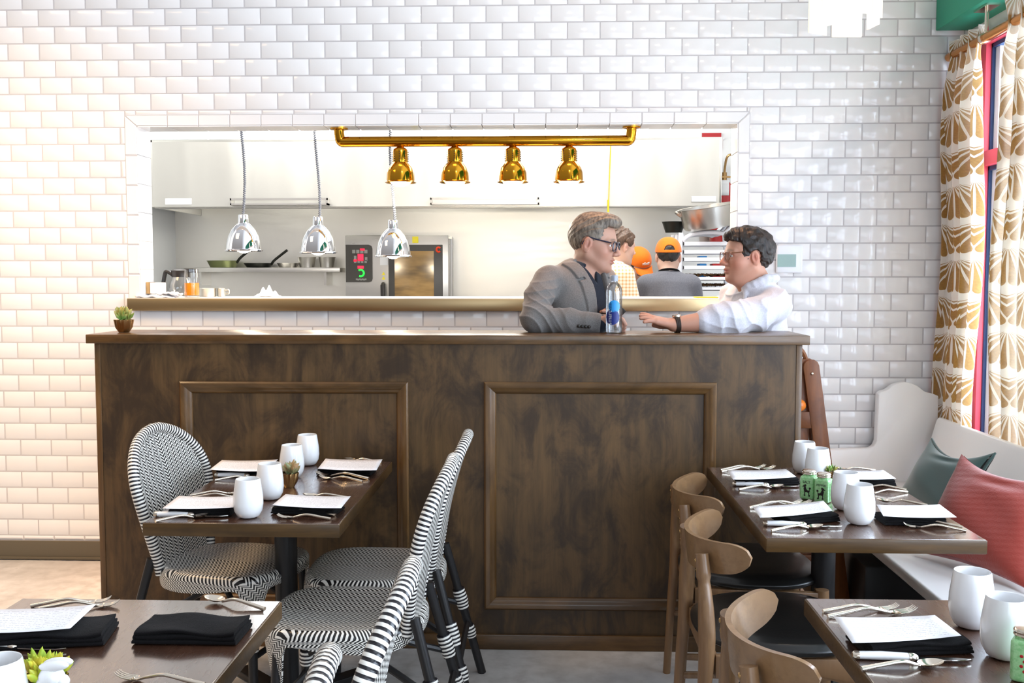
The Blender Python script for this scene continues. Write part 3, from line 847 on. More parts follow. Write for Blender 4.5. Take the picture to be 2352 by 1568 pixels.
k = MB(); k.lathe([(0, .001), (.045, .001), (.062, .03), (.064, .06), (.05, .10), (.043, .112), (.041, .11), (.047, .098), (.061, .06), (.059, .03), (.043, .005), (0, .005)], 32); k.build('carafe', 'drink_glass', cf, local=True)
k = MB(); k.lathe([(.047, .105), (.047, .125), (.05, .14), (.03, .15), (0, .15)], 28); k.box(.02, .075, -.02, .02, .128, .15); k.build('lid', 'black_plastic', cf, local=True)
k = MB(); k.tube(cat_rom([(-.045, 0, .118), (-.075, 0, .135), (-.085, 0, .12), (-.095, 0, .07), (-.10, 0, .045)], 5), .010, 8, sq=1.5); k.build('handle', 'black_plastic', cf, local=True)
nb = thing('napkin_holder', 'pale box with a gold band at the left end of the pass shelf', 'box', (aty(352, 674, .06)[0], .09, gz + .019))
k = MB(); k.box(-.042, .042, -.03, .04, .001, .058); k.build('box_body', 'label_white', nb, bevel=.003, local=True)
k = MB(); k.box(-.036, -.016, -.0325, .042, .0005, .0605); k.build('band', 'copper_brass', nb, local=True)
k = MB(); x0 = aty(318, 680, .03)[0]
k.grid(lambda u, v: (x0 + .2 * u, -.015 + .15 * v, gz + .010 + .004 * math.sin(u * 18) + .003 * math.sin(v * 13 + u * 5)), 24, 12); tag(k.build('folded_towel', 'paper_white', org=(x0 + .1, .05, gz), solid=.009), 'folded white towel at the left end of the pass shelf', 'towel')
k = MB(); p_ = aty(370, 677, .0)
k.grid(lambda u, v: (x0 + .115 + .1 * u, -.02 + .10 * v, gz + .0195 + .009 * math.sin(u * 3.1) + .003 * math.sin(u * 23 + v * 11)), 18, 10); tag(k.build('folded_towel', 'paper_white', org=(x0 + .16, .03, gz + .01), solid=.008), 'crumpled white cloth lying on the folded towel by the glass', 'towel')
def tub(px0, px1, py, label, y, h, handle=None):
    a0 = aty(px0, py, y)[0]; a1 = aty(px1, py, y)[0]; rr = (a1 - a0) / 2; t = thing('steel_tub', label, 'tub', ((a0 + a1) / 2, y, gz))
    k = MB(); k.lathe([(0, .001), (rr, .001), (rr, h), (rr * 1.05, h + .003), (rr * .97, h), (rr * .95, .005), (0, .004)], 28); k.build('body', 'brushed_steel', t, local=True)
    if handle: k = MB(); k.tube(cat_rom([(rr, 0, h * .8), (rr + .02, -.01, h * .85), (rr + .022, -.01, h * .45), (rr, 0, h * .4)], 5), .005, 8); k.build('handle', 'brushed_steel', t, local=True)
tub(459, 496, 680, 'wide stainless tub just right of the drink glass', .30, .042)
tub(500, 518, 680, 'small stainless cup with a handle beside the wide tub', .32, .042, True)
k = MB(); cx = aty(615, 680, .3)[0]
k.grid(lambda u, v: (cx - .06 + .12 * u, .25 + .1 * v, gz + .004 + max(0, math.sin(u * PI)) * max(0, math.sin(v * PI)) * .045 * (1 + .35 * math.sin(u * 21 + v * 4))), 26, 14); tag(k.build('crumpled_cloth', 'paper_white', org=(cx, .3, gz), solid=.004), 'crumpled white cloth lying alone on the pass shelf', 'cloth')
k = MB(); a0 = aty(1598, 682, .02); k.box(a0[0], a0[0] + .11, .0, .10, gz + .0005, gz + .006); tag(k.build('order_pad', 'yellow_sticker', org=(a0[0] + .05, .05, gz)), 'pale yellow pad at the right end of the pass shelf', 'pad')
k = MB(); k.box(a0[0] + .125, a0[0] + .235, .005, .12, gz + .0005, gz + .009); tag(k.build('paper_stack', 'paper_white', org=(a0[0] + .18, .05, gz), bevel=.001), 'stack of white paper at the right end of the pass shelf', 'paper')

# thermostat on the tiled wall
p0 = aty(1782, 563, 0); p1 = aty(1841, 627, 0)
th = thing('thermostat', 'white wall thermostat with grey-green screen behind the man in white', 'thermostat', ((p0[0] + p1[0]) / 2, -.012, (p0[2] + p1[2]) / 2))
k = MB(); k.box(p0[0], p1[0], -.024, 0, p1[2], p0[2]); k.build('case', 'white_plastic', th, bevel=.008, seg=3)
q0 = aty(1786, 584, -.024); q1 = aty(1828, 613, -.024); k = MB(); k.box(q0[0], q1[0], -.0255, -.023, q1[2], q0[2]); k.build('screen', 'lcd_screen', th)

# pendant of ribbed glass, upper right
pc = aty(1943, 60, -1.5)
pd = thing('glass_pendant', 'square ribbed glass pendant lamp hanging at the upper right', 'lamp', (pc[0], -1.5, pc[2] - .03))
for dx, dy, w_, a_, dz in ((-.075, -.055, .085, -.95, .0), (.0, -.09, .125, .12, .032), (.085, -.06, .085, .9, .030), (.098, .02, .08, 1.75, .012), (.025, .075, .105, .05, -.008), (-.085, .045, .085, .55, -.004)):
    k = MB(); R_ = rotz(a_); c = (pc[0] + dx, -1.5 + dy, pc[2] - .012 + dz)
    k.box(-w_ / 2, w_ / 2, -.004, .004, 0, .5, R_, c); k.build('glass_plate', 'ribbed_glass', pd, bevel=.002)
k = MB(); k.box(-.07, .07, -.07, .07, .44, .46, None, (pc[0], -1.5, pc[2])); k.tube([(pc[0], -1.5, pc[2] + .46), (pc[0], -1.5, pc[2] + 1.3)], .008, 8); k.build('mount', 'brass', pd)
k = MB(); k.ell((pc[0], -1.5, pc[2] + .25), (.03, .03, .05)); k.build('bulb', 'lamp_white', pd)
l = bpy.data.lights.new('pendant_bulb', 'POINT'); l.energy = 6; l.color = (1, .88, .7); l.shadow_soft_size = .05
o = bpy.data.objects.new('pendant_bulb', l); COL.objects.link(o); o.location = (pc[0], -1.5, pc[2] + .12)

# ------------------------------------------------------------------ the bar
BY = -1.163; BX0, BX1 = -1.783, .982
br = thing('bar_counter', 'dark stained wooden bar with framed panels and thick ledge', 'bar counter', (-.4, -1.0, 0))
k = MB(); k.box(-1.808, 1.006, -1.187, -.832, 1.209, 1.2445); k.build('ledge', 'bar_trim_wood', br, bevel=.003)
k = MB(); k.box(BX0 + .02, BX1 - .02, BY, -.86, .0, 1.209); k.build('front_panel', 'bar_panel_wood', br)
for x0, x1 in ((BX0, BX0 + .022), (BX1 - .022, BX1)):
    k = MB(); k.box(x0, x1, BY - .003, -.855, .0, 1.209); k.build('end_board', 'bar_trim_wood_upright', br, bevel=.001)
def moulding(x0, x1, z0, z1):
    w = .047
    prof = [(0, 0), (0, .016), (.006, .022), (.020, .022), (.026, .017), (.036, .015), (.042, .010), (w, .004), (w, 0)]
    for horiz in (True, False):
        cs = [((x0, z0), (1, 1)), ((x1, z0), (-1, 1)), ((x1, z1), (-1, -1)), ((x0, z1), (1, -1))]
        for i in ((0, 2) if horiz else (1, 3)):
            k = MB()
            (ax, az), (sx, sz) = cs[i]; (bx_, bz), (tx, tz_) = cs[(i + 1) % 4]
            vs = [(ax + sx * d, BY - h_, az + sz * d) for d, h_ in prof] + [(bx_ + tx * d, BY - h_, bz + tz_ * d) for d, h_ in prof]
            n = len(prof); k.add(vs, [(j, j + 1, n + j + 1, n + j) for j in range(n - 1)], smooth=False)
            k.build('moulding', 'bar_trim_wood' if horiz else 'bar_trim_wood_upright', br)
moulding(-1.442, -.541, .162, 1.060); moulding(-.244, .655, .162, 1.062)
k = MB(); k.box(BX0, BX1, BY - .016, BY, 0.0, .060); k.build('toe_board', 'bar_trim_wood', br, bevel=.003)

# copper cup with succulent standing on the bar, and its twin on the left table
def succulent(name, label, loc, r, h, cupmat, leafmat, n, leaf, seed, tall=1., group=None):
    rs = random.Random(seed)
    t = thing(name, label, 'plant', loc, 0, group)
    k = MB(); k.lathe([(0, .0005), (r * .55, .0005), (r * .62, h * .1), (r * .85, h * .4), (r, h), (r * .94, h), (r * .8, h * .45), (0, h * .3)], 48, flute=lambda a, i: .045 * math.cos(a * 16) if i in (3, 4) else 0); k.build('cup', cupmat, t, local=True)
    k = MB(); k.disc((0, 0, h * .86), r * .88, 24); k.build('soil', 'soil', t, local=True)
    k = MB()
    for j in range(n):
        cx_, cy_ = rs.uniform(-.5, .5) * r, rs.uniform(-.5, .5) * r; zc = h * .8 + rs.uniform(.15, .9) * leaf * tall
        nl = rs.randint(7, 10)
        for q_ in range(nl):
            a = q_ * 2.4 + rs.random(); tilt = .25 + .95 * (q_ / nl); L = leaf * rs.uniform(.75, 1.1)
            d = np.array([math.cos(a) * math.sin(tilt), math.sin(a) * math.sin(tilt), math.cos(tilt)])
            p0 = np.array([cx_, cy_, zc]); pts = [p0 + d * L * f + np.array([0, 0, .12 * L * f * f]) for f in (0, .25, .55, .82, 1.)]
            k.tube(pts, [leaf * .10, leaf * .19, leaf * .21, leaf * .12, leaf * .01], 7, sq=.6)
        k.tube([(cx_, cy_, h * .7), (cx_, cy_, zc)], leaf * .1, 6)
    k.build('leaves', leafmat, t, local=True)
    return t
pp = atz(285, 763, 1.2445)
succulent('potted_succulent', 'succulent in a fluted copper cup on the bar left end', (pp[0], pp[1], 1.2445), .038, .052, 'copper_brass', 'succulent_green', 7, .036, 4)

# brown wooden A-frame standing behind the right end of the bar
sd = thing('wooden_stand', 'brown wooden A-frame stand beside the right end of the bar', 'stand', (1.13, -.80, 0))
for yy in (-.835, -.775):
    for s_ in (1, -1):
        xt, xb = 1.105 - .012 * (1 - s_), (1.268 if s_ > 0 else 1.045)
        a0 = np.array([xt, 1.095]); b0 = np.array([xb, 0]); d = (b0 - a0) / np.linalg.norm(b0 - a0); nrm = np.array([-d[1], d[0]]) * .033
        top = [tuple(a0 + nrm * math.cos(t_) - d * .030 * math.sin(t_)) for t_ in np.linspace(0, PI, 7)]
        poly = [tuple(b0 - nrm), tuple(b0 + nrm)] + top
        k = MB(); k.prism(poly, lambda p, q, dd: (p, yy + dd + (0 if s_ > 0 else .0205), q), 0, .020); k.build('leg', 'stand_wood', sd, bevel=.002)
    k = MB(); k.box(1.055, 1.14, yy + .002, yy + .018, .835, .905); k.build('crossbar', 'stand_wood', sd, bevel=.002)
    k = MB(); k.box(1.05, 1.23, yy + .002, yy + .018, .23, .29); k.build('crossbar', 'stand_wood', sd, bevel=.002)
k = MB(); k.box(1.06, 1.17, -.825, -.765, .66, .68); k.build('shelf', 'stand_wood', sd, bevel=.002)
k = MB(); k.ell((1.108, -.838, 1.066), (.006, .004, .006)); k.build('screw', 'silver', sd)
k = MB(); k.tube(cat_rom([(1.095, -.80, 1.09), (1.088, -.80, 1.13), (1.066, -.80, 1.165), (1.04, -.80, 1.16)], 5), .010, 8); k.build('strap', 'stand_wood', sd)
k = MB(); k.ell((1.058, -.825, .931), (.030, .026, .027)); tag(k.build('copper_bowl', 'copper_orange', org=(1.058, -.825, .905)), 'orange copper piece resting on the wooden stand crossbar', 'ornament')
# ------------------------------------------------------------------ white pew bench along the window
bn = thing('pew_bench', 'long white painted pew bench under the window', 'bench', (1.55, -2.3, 0))
k = MB(); k.box(1.235, 1.86, -5.2, -.085, .415, .458); k.build('seat', 'bench_white', bn, bevel=.012, seg=3)
k = MB(); k.prism([(1.80, .458), (1.835, .458), (1.925, .775), (1.915, .79), (1.895, .79), (1.885, .772)], lambda p, q, d: (p, d, q), -5.2, -.16); k.build('backrest', 'bench_white', bn, bevel=.006)
prof = [(1.235, 0), (1.925, 0), (1.925, .885)]
prof += cat_rom([(1.90, .895), (1.86, .905), (1.82, .935), (1.765, .952), (1.71, .94), (1.675, .915), (1.645, .905)], 4)
prof += [(1.632, .895), (1.628, .66), (1.618, .635), (1.598, .622), (1.30, .612), (1.26, .60), (1.24, .57)]
k = MB(); k.prism([tuple(p[:2]) for p in prof], lambda p, q, d: (p, d, q), -.085, -.035); k.build('end_panel', 'bench_white', bn, bevel=.006)
for y in (-1.75, -3.4, -5.0):
    k = MB(); k.box(1.32, 1.82, y, y + .04, 0, .415); k.build('support', 'bench_white', bn)

def cushion(name, label, BL, BR, TR, TL, mat, th, group=None, piping=None, sag=.4):
    BL, BR, TR, TL = [np.array(p, float) for p in (BL, BR, TR, TL)]
    nrm = np.cross(BR - BL, TL - BL); nrm /= np.linalg.norm(nrm)
    k = MB()
    def P(u, v, s):
        u = .015 + .97 * u; v = .015 + .97 * v
        b = 4 * u * (1 - u); c = 4 * v * (1 - v)
        uu = u + (.5 - u) * .16 * c * abs(2 * u - 1) ; vv = v + (.5 - v) * (sag if v > .5 else .12) * b * abs(2 * v - 1)
        p = BL * (1 - uu) * (1 - vv) + BR * uu * (1 - vv) + TR * uu * vv + TL * (1 - uu) * vv
        t = th * (max(b * c, 0)) ** .45
        t *= 1 + .10 * math.sin(u * 9 + v * 4) * math.sin(v * 8 + 1)
        t -= .02 * math.exp(-((u - .55) / .18) ** 2 - ((v - .80) / .07) ** 2)
        return p + nrm * t * s
    k.grid(lambda u, v: P(u, v, 1), 36, 36); k.grid(lambda u, v: P(u, v, -.8), 36, 36, flip=True)
    base = (BL + BR) / 2
    o = tag(k.build(name, mat, org=tuple(base), sharp=180), label, 'cushion', group)
    if piping:
        e = [P(u, 0, 0) for u in np.linspace(0, 1, 20)] + [P(1, v, 0) for v in np.linspace(0, 1, 20)][1:] + [P(u, 1, 0) for u in np.linspace(1, 0, 20)][1:] + [P(0, v, 0) for v in np.linspace(1, 0, 20)][1:-1]
        k = MB(); k.tube(e, .006, 8, closed=True); k.build('piping', piping, o)
    return o
cushion('cushion', 'dark green velvet cushion leaning on the white bench back', (1.49, -.70, .466), (1.60, -1.15, .466), (1.752, -1.12, .79), (1.662, -.70, .78), 'green_velvet', .075, 'cushions on the bench', 'green_velvet')
cushion('cushion', 'large red quilted cushion in front of the green one on the bench', (1.315, -1.40, .472), (1.53, -1.88, .472), (1.755, -1.70, .80), (1.53, -1.33, .825), 'red_quilt', .095, 'cushions on the bench', sag=.30)

k = MB(); k.box(1.285, 1.68, -1.02, -.66, .0, .305); tag(k.build('storage_box', 'black_metal', org=(1.48, -.84, 0), bevel=.012), 'black box standing on the floor under the white bench', 'box')
k = MB()
k.grid(lambda u, v: (1.27 + .115 * u, -.56 - .02 * math.sin(u * 5), .41 - (.18 + .09 * (1 - abs(u - .75) * 1.3)) * v), 14, 14)
tag(k.build('blue_cloth', 'blue_cloth', org=(1.33, -.56, .41), solid=.012), 'blue cloth hanging down under the front edge of the bench', 'cloth')

# ------------------------------------------------------------------ dining tables
TZ = .75
def table(label, x0, x1, y0, y1):
    cx, cy = (x0 + x1) / 2, (y0 + y1) / 2
    t = thing('dining_table', label, 'table', (cx, cy, 0), 0, 'dark wood dining tables')
    k = MB(); k.box(x0, x1, y0, y1, TZ - .040, TZ - .0012); top = k.build('tabletop_edge', 'table_edge_wood', t, bevel=.003)
    k = MB(); k.box(x0 + .0035, x1 - .0035, y0 + .0035, y1 - .0035, TZ - .002, TZ); k.build('tabletop', 'table_wood', t, bevel=.0008, seg=1)
    k = MB(); k.tube([(cx, cy, .02), (cx, cy, TZ - .05)], .038, 24); k.build('column', 'black_metal', t)
    k = MB(); k.box(cx - .2, cx + .2, cy - .2, cy + .2, TZ - .055, TZ - .040); k.build('mounting_plate', 'black_metal', t)
    k = MB()
    for a in range(4):
        R_ = rotz(a * PI / 2 + PI / 4); k.box(.0, .33, -.03, .03, .004, .03, R_, (cx, cy, 0))
    k.build('base', 'black_metal', t, bevel=.004)
    return t
table('left dining table standing against the bar front', -1.186, -.603, -2.180, -1.188)
table('right dining table beside the white bench', .606, 1.208, -2.292, -1.262)
table('dining table in the lower left corner of the photo', -1.178, -.588, -3.90, -2.865)
table('dining table in the lower right corner of the photo', .578, 1.18, -3.84, -2.805)

# ------------------------------------------------------------------ bistro chairs (facing +x)
def bistro(label):
    t = thing('bistro_chair', label, 'chair', (0, 0, 0), 0, 'black and white woven bistro chairs')
    # seat with its wrapped skirt
    def seat(u, v):
        a = 2 * PI * u; c, s = math.cos(a), math.sin(a)
        n = 2 / 3.2
        ox = .005 + .215 * math.copysign(abs(c) ** n, c); oy = (.200 + .024 * c) * math.copysign(abs(s) ** n, s)
        corner = math.exp(-((abs((a + PI) % (2 * PI) - PI) - .78) / .24) ** 4)
        side = math.exp(-((abs((a + PI) % (2 * PI) - PI) - 1.95) / .5) ** 4)
        drop = .022 + .135 * corner + .022 * side
        if v < .6:
            f = v / .6
            dish = -.012 * (1 - f * f)
            return (ox * f, oy * f, .474 + dish, oy * f, ox * f)
        w = (v - .6) / .4
        ang = min(w * 4, 1) * PI / 2; rr = .022
        d = max(w - .25, 0) / .75
        out = rr * math.sin(ang) - .02 * d * corner
        z = .474 - rr * (1 - math.cos(ang)) - drop * d
        L = math.hypot(ox, oy); nx, ny = ox / L, oy / L
        dd = w * .25 * .14 + drop * d + .02
        return (ox + nx * out, oy + ny * out, z, oy + ny * dd, ox + nx * dd)
    k = MB(); k.grid(seat, 120, 40); k.build('seat', 'woven_cane', t, local=True, sharp=180, solid=.006)
    cl = cat_rom([(-.195, .435), (-.213, .55), (-.240, .69), (-.272, .81), (-.312, .925)], 16)
    def cline(v):
        q = v * (len(cl) - 1); i = min(int(q), len(cl) - 2); f = q - i
        return cl[i] * (1 - f) + cl[i + 1] * f
    def hw(v):
        if v > .60: return .208 * math.sqrt(max(0, 1 - ((v - .60) / .40) ** 2.0))
        f = v / .60; return .152 + .056 * (3 * f * f - 2 * f ** 3)
    def back(u, v):
        v = v * .985 + .005
        x, z = cline(v); w = hw(v); y = (2 * u - 1) * w
        return (x + .015 * (y / .2) ** 2, y, z, y, v * .56 + .3)
    k = MB(); k.grid(back, 40, 60); k.build('backrest', 'woven_cane', t, local=True, sharp=180, solid=.012)
    pts = []
    for v in np.linspace(0.02, .985, 40): x, z = cline(v); w = hw(v); pts.append((x + .015 * (w / .2) ** 2, w, z))
    xt, zt = cline(1.); top = [(xt + .002, 0.02, zt + .001), (xt + .002, -.02, zt + .001)]
    ring = pts + top + [(x, -y, z) for x, y, z in pts[::-1]]
    k = MB(); k.tube(ring, .0185, 14); k.build('rim', 'striped_binding', t, local=True)
    bl_ = {}
    for s in (1, -1):
        p0 = np.array([-.215, .165 * s, .50]); p1 = np.array([-.345, .215 * s, 0.]); bl_[('b', s)] = (p0, p1)
        k = MB(); k.tube([p0, p1], .0155, 12); k.build('leg', 'black_metal', t, local=True)
        q0 = np.array([.175, .172 * s, .455]); q1 = np.array([.195, .20 * s, 0.]); bl_[('f', s)] = (q0, q1)
        k = MB(); k.tube([q0, q1], .0155, 12); k.build('leg', 'black_metal', t, local=True)
    def onleg(key, z): a, b = bl_[key]; f = (a[2] - z) / (a[2] - b[2]); return a + (b - a) * f
    for s in (1, -1):
        k = MB(); k.tube(cat_rom([onleg(('b', s), .27), (-.14, .12 * s, .33), (.0, .09 * s, .40), (.08, .12 * s, .34), onleg(('f', s), .25)], 6), .0105, 8); k.build('side_brace', 'black_metal', t, local=True)
    for e in ('b', 'f'):
        k = MB(); k.tube([onleg((e, 1), .20), onleg((e, -1), .20)], .0105, 8); k.build('stretcher', 'black_metal', t, local=True)
    for s in (1, -1):
        for e, z, r, L in (('b', .29, .024, .075), ('b', .165, .021, .045), ('f', .245, .022, .05), ('f', .10, .021, .03)):
            a = onleg((e, s), z + L / 2); b = onleg((e, s), z - L / 2)
            k = MB(); k.tube([a, a * .5 + b * .5, b], [r * .92, r * 1.05, r * .85], 12); k.build('binding', 'striped_binding', t, local=True)
    return t
def face(px_, py_, ang): return (px_, py_, 0), ang
A_ = bistro('bistro chair left of the left table, its woven back seen from the front')
A_.location = (-1.113, -1.58, 0); A_.rotation_euler = (0, 0, math.radians(-14))
dup(A_, (-.582, -1.625, 0), math.radians(180.5), 'bistro chair nearest the bar at the left table, seen edge-on')
dup(A_, (-.590, -2.09, 0), math.radians(180), 'bistro chair at the near end of the left table, seat facing the camera')
dup(A_, (-.562, -3.21, 0), math.radians(181), 'bistro chair in the foreground with tall striped rim, right of the lower left table')
dup(A_, (-.620, -3.685, 0), math.radians(183.5), 'bistro chair at the bottom edge showing only the top of its rim')

# ------------------------------------------------------------------ elbow chairs (facing +x)
def elbow(label):
    t = thing('elbow_chair', label, 'chair', (0, 0, 0), 0, 'oak chairs with black leather seats')
    def outline(a, k_=1.):
        c, s = math.cos(a), math.sin(a); n = 2 / 2.5
        return (-.035 + .232 * k_ * math.copysign(abs(c) ** n, c), (.245 + .015 * c) * k_ * math.copysign(abs(s) ** n, s))
    def pad(u, v):
        a = 2 * PI * u
        prof = [(0, .506), (.5, .506), (.8, .502), (.93, .494), (1.0, .480), (1.0, .470), (.95, .462), (.0, .460)]
        q = v * (len(prof) - 1); i = min(int(q), len(prof) - 2); f = q - i
        r = prof[i][0] * (1 - f) + prof[i + 1][0] * f; z = prof[i][1] * (1 - f) + prof[i + 1][1] * f
        x, y = outline(a, max(r, .001)); return (x, y, z)
    k = MB(); k.grid(pad, 72, 28); k.build('seat', 'black_leather', t, local=True, sharp=180)
    for s in (1, -1):
        k = MB(); k.prism([(-.235, .458), (-.235, .395), (-.08, .392), (.07, .402), (.10, .392), (.175, .388), (.175, .458)], lambda p, q, d: (p, (.205 + (.02 if p > 0 else 0)) * s + d, q), -.011, .011); k.build('side_rail', 'oak_wood', t, local=True, bevel=.003)
    k = MB(); k.box(.155, .177, -.21, .21, .40, .458); k.build('front_rail', 'oak_wood', t, local=True, bevel=.003)
    k = MB(); k.box(-.25, -.228, -.20, .20, .40, .458); k.build('rear_rail', 'oak_wood', t, local=True, bevel=.003)
    for s in (1, -1):
        k = MB(); k.tube([(.17, .222 * s, .465), (.175, .228 * s, .3), (.19, .235 * s, 0.)], [.021, .022, .014], 16); k.build('leg', 'oak_wood', t, local=True)
        k = MB(); k.tube(cat_rom([(-.285, .222 * s, 0), (-.272, .214 * s, .25), (-.258, .206 * s, .45), (-.258, .190 * s, .57), (-.262, .165 * s, .66), (-.266, .152 * s, .718)], 6), [.014 + .009 * math.exp(-((i / 30 - .5) / .24) ** 2) + (.0045 if i > 23 else 0) for i in range(31)], 14, sq=1.15); k.build('leg', 'oak_wood', t, local=True)
    for s in (1, -1): k = MB(); k.tube([(-.273, .214 * s, .23), (.18, .229 * s, .23)], .011, 10); k.build('stretcher', 'oak_wood', t, local=True)
    # curved plywood backrest with broad lobes
    Rb = .27; HA = math.radians(61)
    def shape(u):
        a = abs(2 * u - 1)
        up = .046 - .010 * a ** 2; dn = .050 - .012 * a ** 2
        end = math.sqrt(max(0, 1 - max(0, (a - .74) / .26) ** 2.4))
        return up * end, dn * end
    def bk(u, v, r, ):
        th = (2 * u - 1) * HA; up, dn = shape(u)
        zc = .702 + .026 * abs(2 * u - 1) ** 2
        z = zc - dn + (up + dn) * v
        rr = r + .03 * ((z - .737) / .05) * -.0
        lean = -(z - .70) * .12
        return (-.015 - rr * math.cos(th) + lean, rr * math.sin(th), z)
    k = MB()
    n1, n2 = 60, 10
    k.grid(lambda u, v: bk(u, v, Rb), n1, n2); k.grid(lambda u, v: bk(u, v, Rb - .013), n1, n2, flip=True)
    k.grid(lambda u, v: bk(u, 0, Rb - .013 * v), n1, 1); k.grid(lambda u, v: bk(u, 1, Rb - .013 * v), n1, 1, flip=True)
    k.build('backrest', 'oak_ply', t, local=True, sharp=50)
    for s in (1, -1):
        k = MB(); k.ell((-.283, .156 * s, .700), (.004, .006, .006)); k.ell((-.280, .162 * s, .675), (.004, .006, .006))
        k.build('screws', 'copper_brass', t, local=True)
    return t
G_ = elbow('oak elbow chair at the near side of the right table, black seat below')
G_.location = (.688, -2.185, 0)
dup(G_, (.725, -1.615, 0), math.radians(-2), 'oak elbow chair nearest the bar at the right table')
dup(G_, (.665, -2.985, 0), math.radians(-3), 'oak elbow chair in the foreground at the bottom edge, pale inner back')

# ------------------------------------------------------------------ tableware prototypes (length along +x, lying on z = 0)
def solid_thing(name, mb_, mat, label, cat, group, **kw):
    o = mb_.build(name, mat, org=(0, 0, 0), **kw); return tag(o, label, cat, group)
def make_fork():
    k = MB()
    c = cat_rom([(-.10, 0, .004), (-.06, 0, .010), (-.01, 0, .017), (.03, 0, .009), (.045, 0, .0045)], 6)
    w = [.0055] * 3 + list(np.linspace(.0052, .0028, 22)); k.tube(c, w[:len(c)], 8, sq=None)
    def head(u, v): x = .043 + .022 * u; wv = .0035 + .0085 * math.sin(min(u * 1.2, 1) * PI / 2); return (x, (2 * v - 1) * wv, .0045 - .0018 * math.sin(u * PI) + .003 * (2 * v - 1) ** 2)
    k.grid(head, 8, 6); k.grid(lambda u, v: tuple(np.array(head(u, v)) - (0, 0, .0018)), 8, 6, flip=True)
    for j in range(4):
        y = -.0098 + .0065 * j
        k.tube([(.062, y, .0055), (.08, y, .0065), (.093, y * .96, .0105), (.101, y * .93, .016)], [.0021, .0019, .0016, .0009], 6)
    return solid_thing('fork', k, 'silver', '', 'fork', 'table forks', sharp=60)
def make_spoon():
    k = MB()
    c = cat_rom([(-.09, 0, .004), (-.05, 0, .010), (.0, 0, .016), (.03, 0, .009), (.04, 0, .006)], 6)
    k.tube(c, list(np.linspace(.0058, .003, len(c))), 8)
    def bowl(u, v, dz):
        a = 2 * PI * u; r = v; x = .064 + .029 * r * math.cos(a); y = .0185 * r * math.sin(a) * (1 - .12 * math.cos(a))
        return (x, y, .0012 + .0085 * r ** 2 + .004 * (x - .04) / .05 + dz)
    k.grid(lambda u, v: bowl(u, v, .0012), 28, 8); k.grid(lambda u, v: bowl(u, v, 0), 28, 8, flip=True)
    return solid_thing('spoon', k, 'silver', '', 'spoon', 'table spoons', sharp=80)
def make_knife():
    t = thing('knife', '', 'knife', group='table knives')
    k = MB(); k.tube([(-.105, 0, .0085), (-.06, 0, .009), (-.005, 0, .0085)], [.0078, .0088, .0075], 12, sq=1.25); k.build('handle', 'glaze_white', t, local=True)
    k = MB(); k.tube([(-.117, 0, .0085), (-.112, 0, .0085), (-.104, 0, .0085)], [.0055, .0088, .0086], 12, sq=1.25); k.build('end_cap', 'silver', t, local=True)
    k = MB(); k.tube([(-.006, 0, .0085), (.004, 0, .0085), (.012, 0, .008)], [.0084, .0088, .0045], 12, sq=1.2); k.build('bolster', 'silver', t, local=True)
    k = MB(); k.prism([(.008, -.0075), (.06, -.009), (.10, -.0055), (.118, .003), (.09, .0062), (.008, .006)], lambda a, b, d: (a, b, .0065 + d - .001 * 0), -.0009, .0009); k.build('blade', 'knife_steel', t, local=True)
    return t
def make_napkin():
    k = MB(); L, W = .105, .058
    for j in range(3):
        z0 = .001 + j * .0072
        def lay(u, v, z0=z0, j=j):
            a = 2 * PI * v; n = .45
            x = (2 * u - 1) * (L - .002 * j)
            ca, sa = math.cos(a), math.sin(a)
            y = (W - .0015 * j) * math.copysign(abs(ca) ** .25, ca); z = z0 + .0036 + .0036 * math.copysign(abs(sa) ** .7, sa)
            z += (.0022 * math.sin(x * 42 + j) + .0015 * math.sin(y * 60 + x * 30)) * (.3 + .35 * j) * (1 if z0 > .002 else .2)
            return (x, y, max(z, .0004))
        k.grid(lay, 26, 40)
        for e in (0, 1):
            ring = [lay(e, v) for v in np.linspace(0, 1, 40)[:-1]]; k.add(ring, [tuple(range(39))] if e else [tuple(range(38, -1, -1))])
    return solid_thing('napkin', k, 'black_cloth', '', 'napkin', 'folded black napkins', sharp=70)
def make_cup():
    k = MB(); k.lathe([(0, .001), (.024, .001), (.033, .006), (.0415, .022), (.0445, .042), (.0435, .068), (.0395, .095), (.0365, .114), (.0352, .1175), (.0338, .1165), (.0355, .10), (.040, .068), (.041, .042), (.038, .022), (.028, .009), (0, .007)], 48)
    return solid_thing('tumbler', k, 'porcelain', '', 'cup', 'white rounded tumblers')
protos = {}
def place(kind, label, loc, rz, sc=1.):
    mkf = {'fork': make_fork, 'spoon': make_spoon, 'knife': make_knife, 'napkin': make_napkin, 'tumbler': make_cup}[kind]
    if kind not in protos:
        o = mkf(); protos[kind] = o; o['label'] = label
    else:
        p = protos[kind]
        o = p.copy(); COL.objects.link(o); o['label'] = label
        for ch in p.children:
            c = ch.copy(); COL.objects.link(c); c.parent = o
    o.location = loc; o.rotation_euler = (0, 0, rz); o.scale = (sc,) * 3 if not hasattr(sc, '__len__') else sc
    return o
LEN = {'fork': .201, 'spoon': .184, 'knife': .235}; MID = {'fork': .0005, 'spoon': .002, 'knife': .0005}
def cut(kind, label, tail, tip, dz=.0004, rng=(.82, 1.15)):
    a = atz(tail[0], tail[1], TZ + .004); b = atz(tip[0], tip[1], TZ + .008)
    d = b - a; L = math.hypot(d[0], d[1]); ang = math.atan2(d[1], d[0])
    s = min(max(L / LEN[kind], rng[0]), rng[1])
    c = a[:2] + np.array([math.cos(ang), math.sin(ang)]) * (LEN[kind] / 2 - MID[kind]) * s
    return place(kind, label, (c[0], c[1], TZ + dz), ang, s)
def cup(label, px, py):
    p = atz(px, py, TZ); return place('tumbler', label, (p[0], p[1] + .012, TZ + .0003), 0)
mcount = [0]
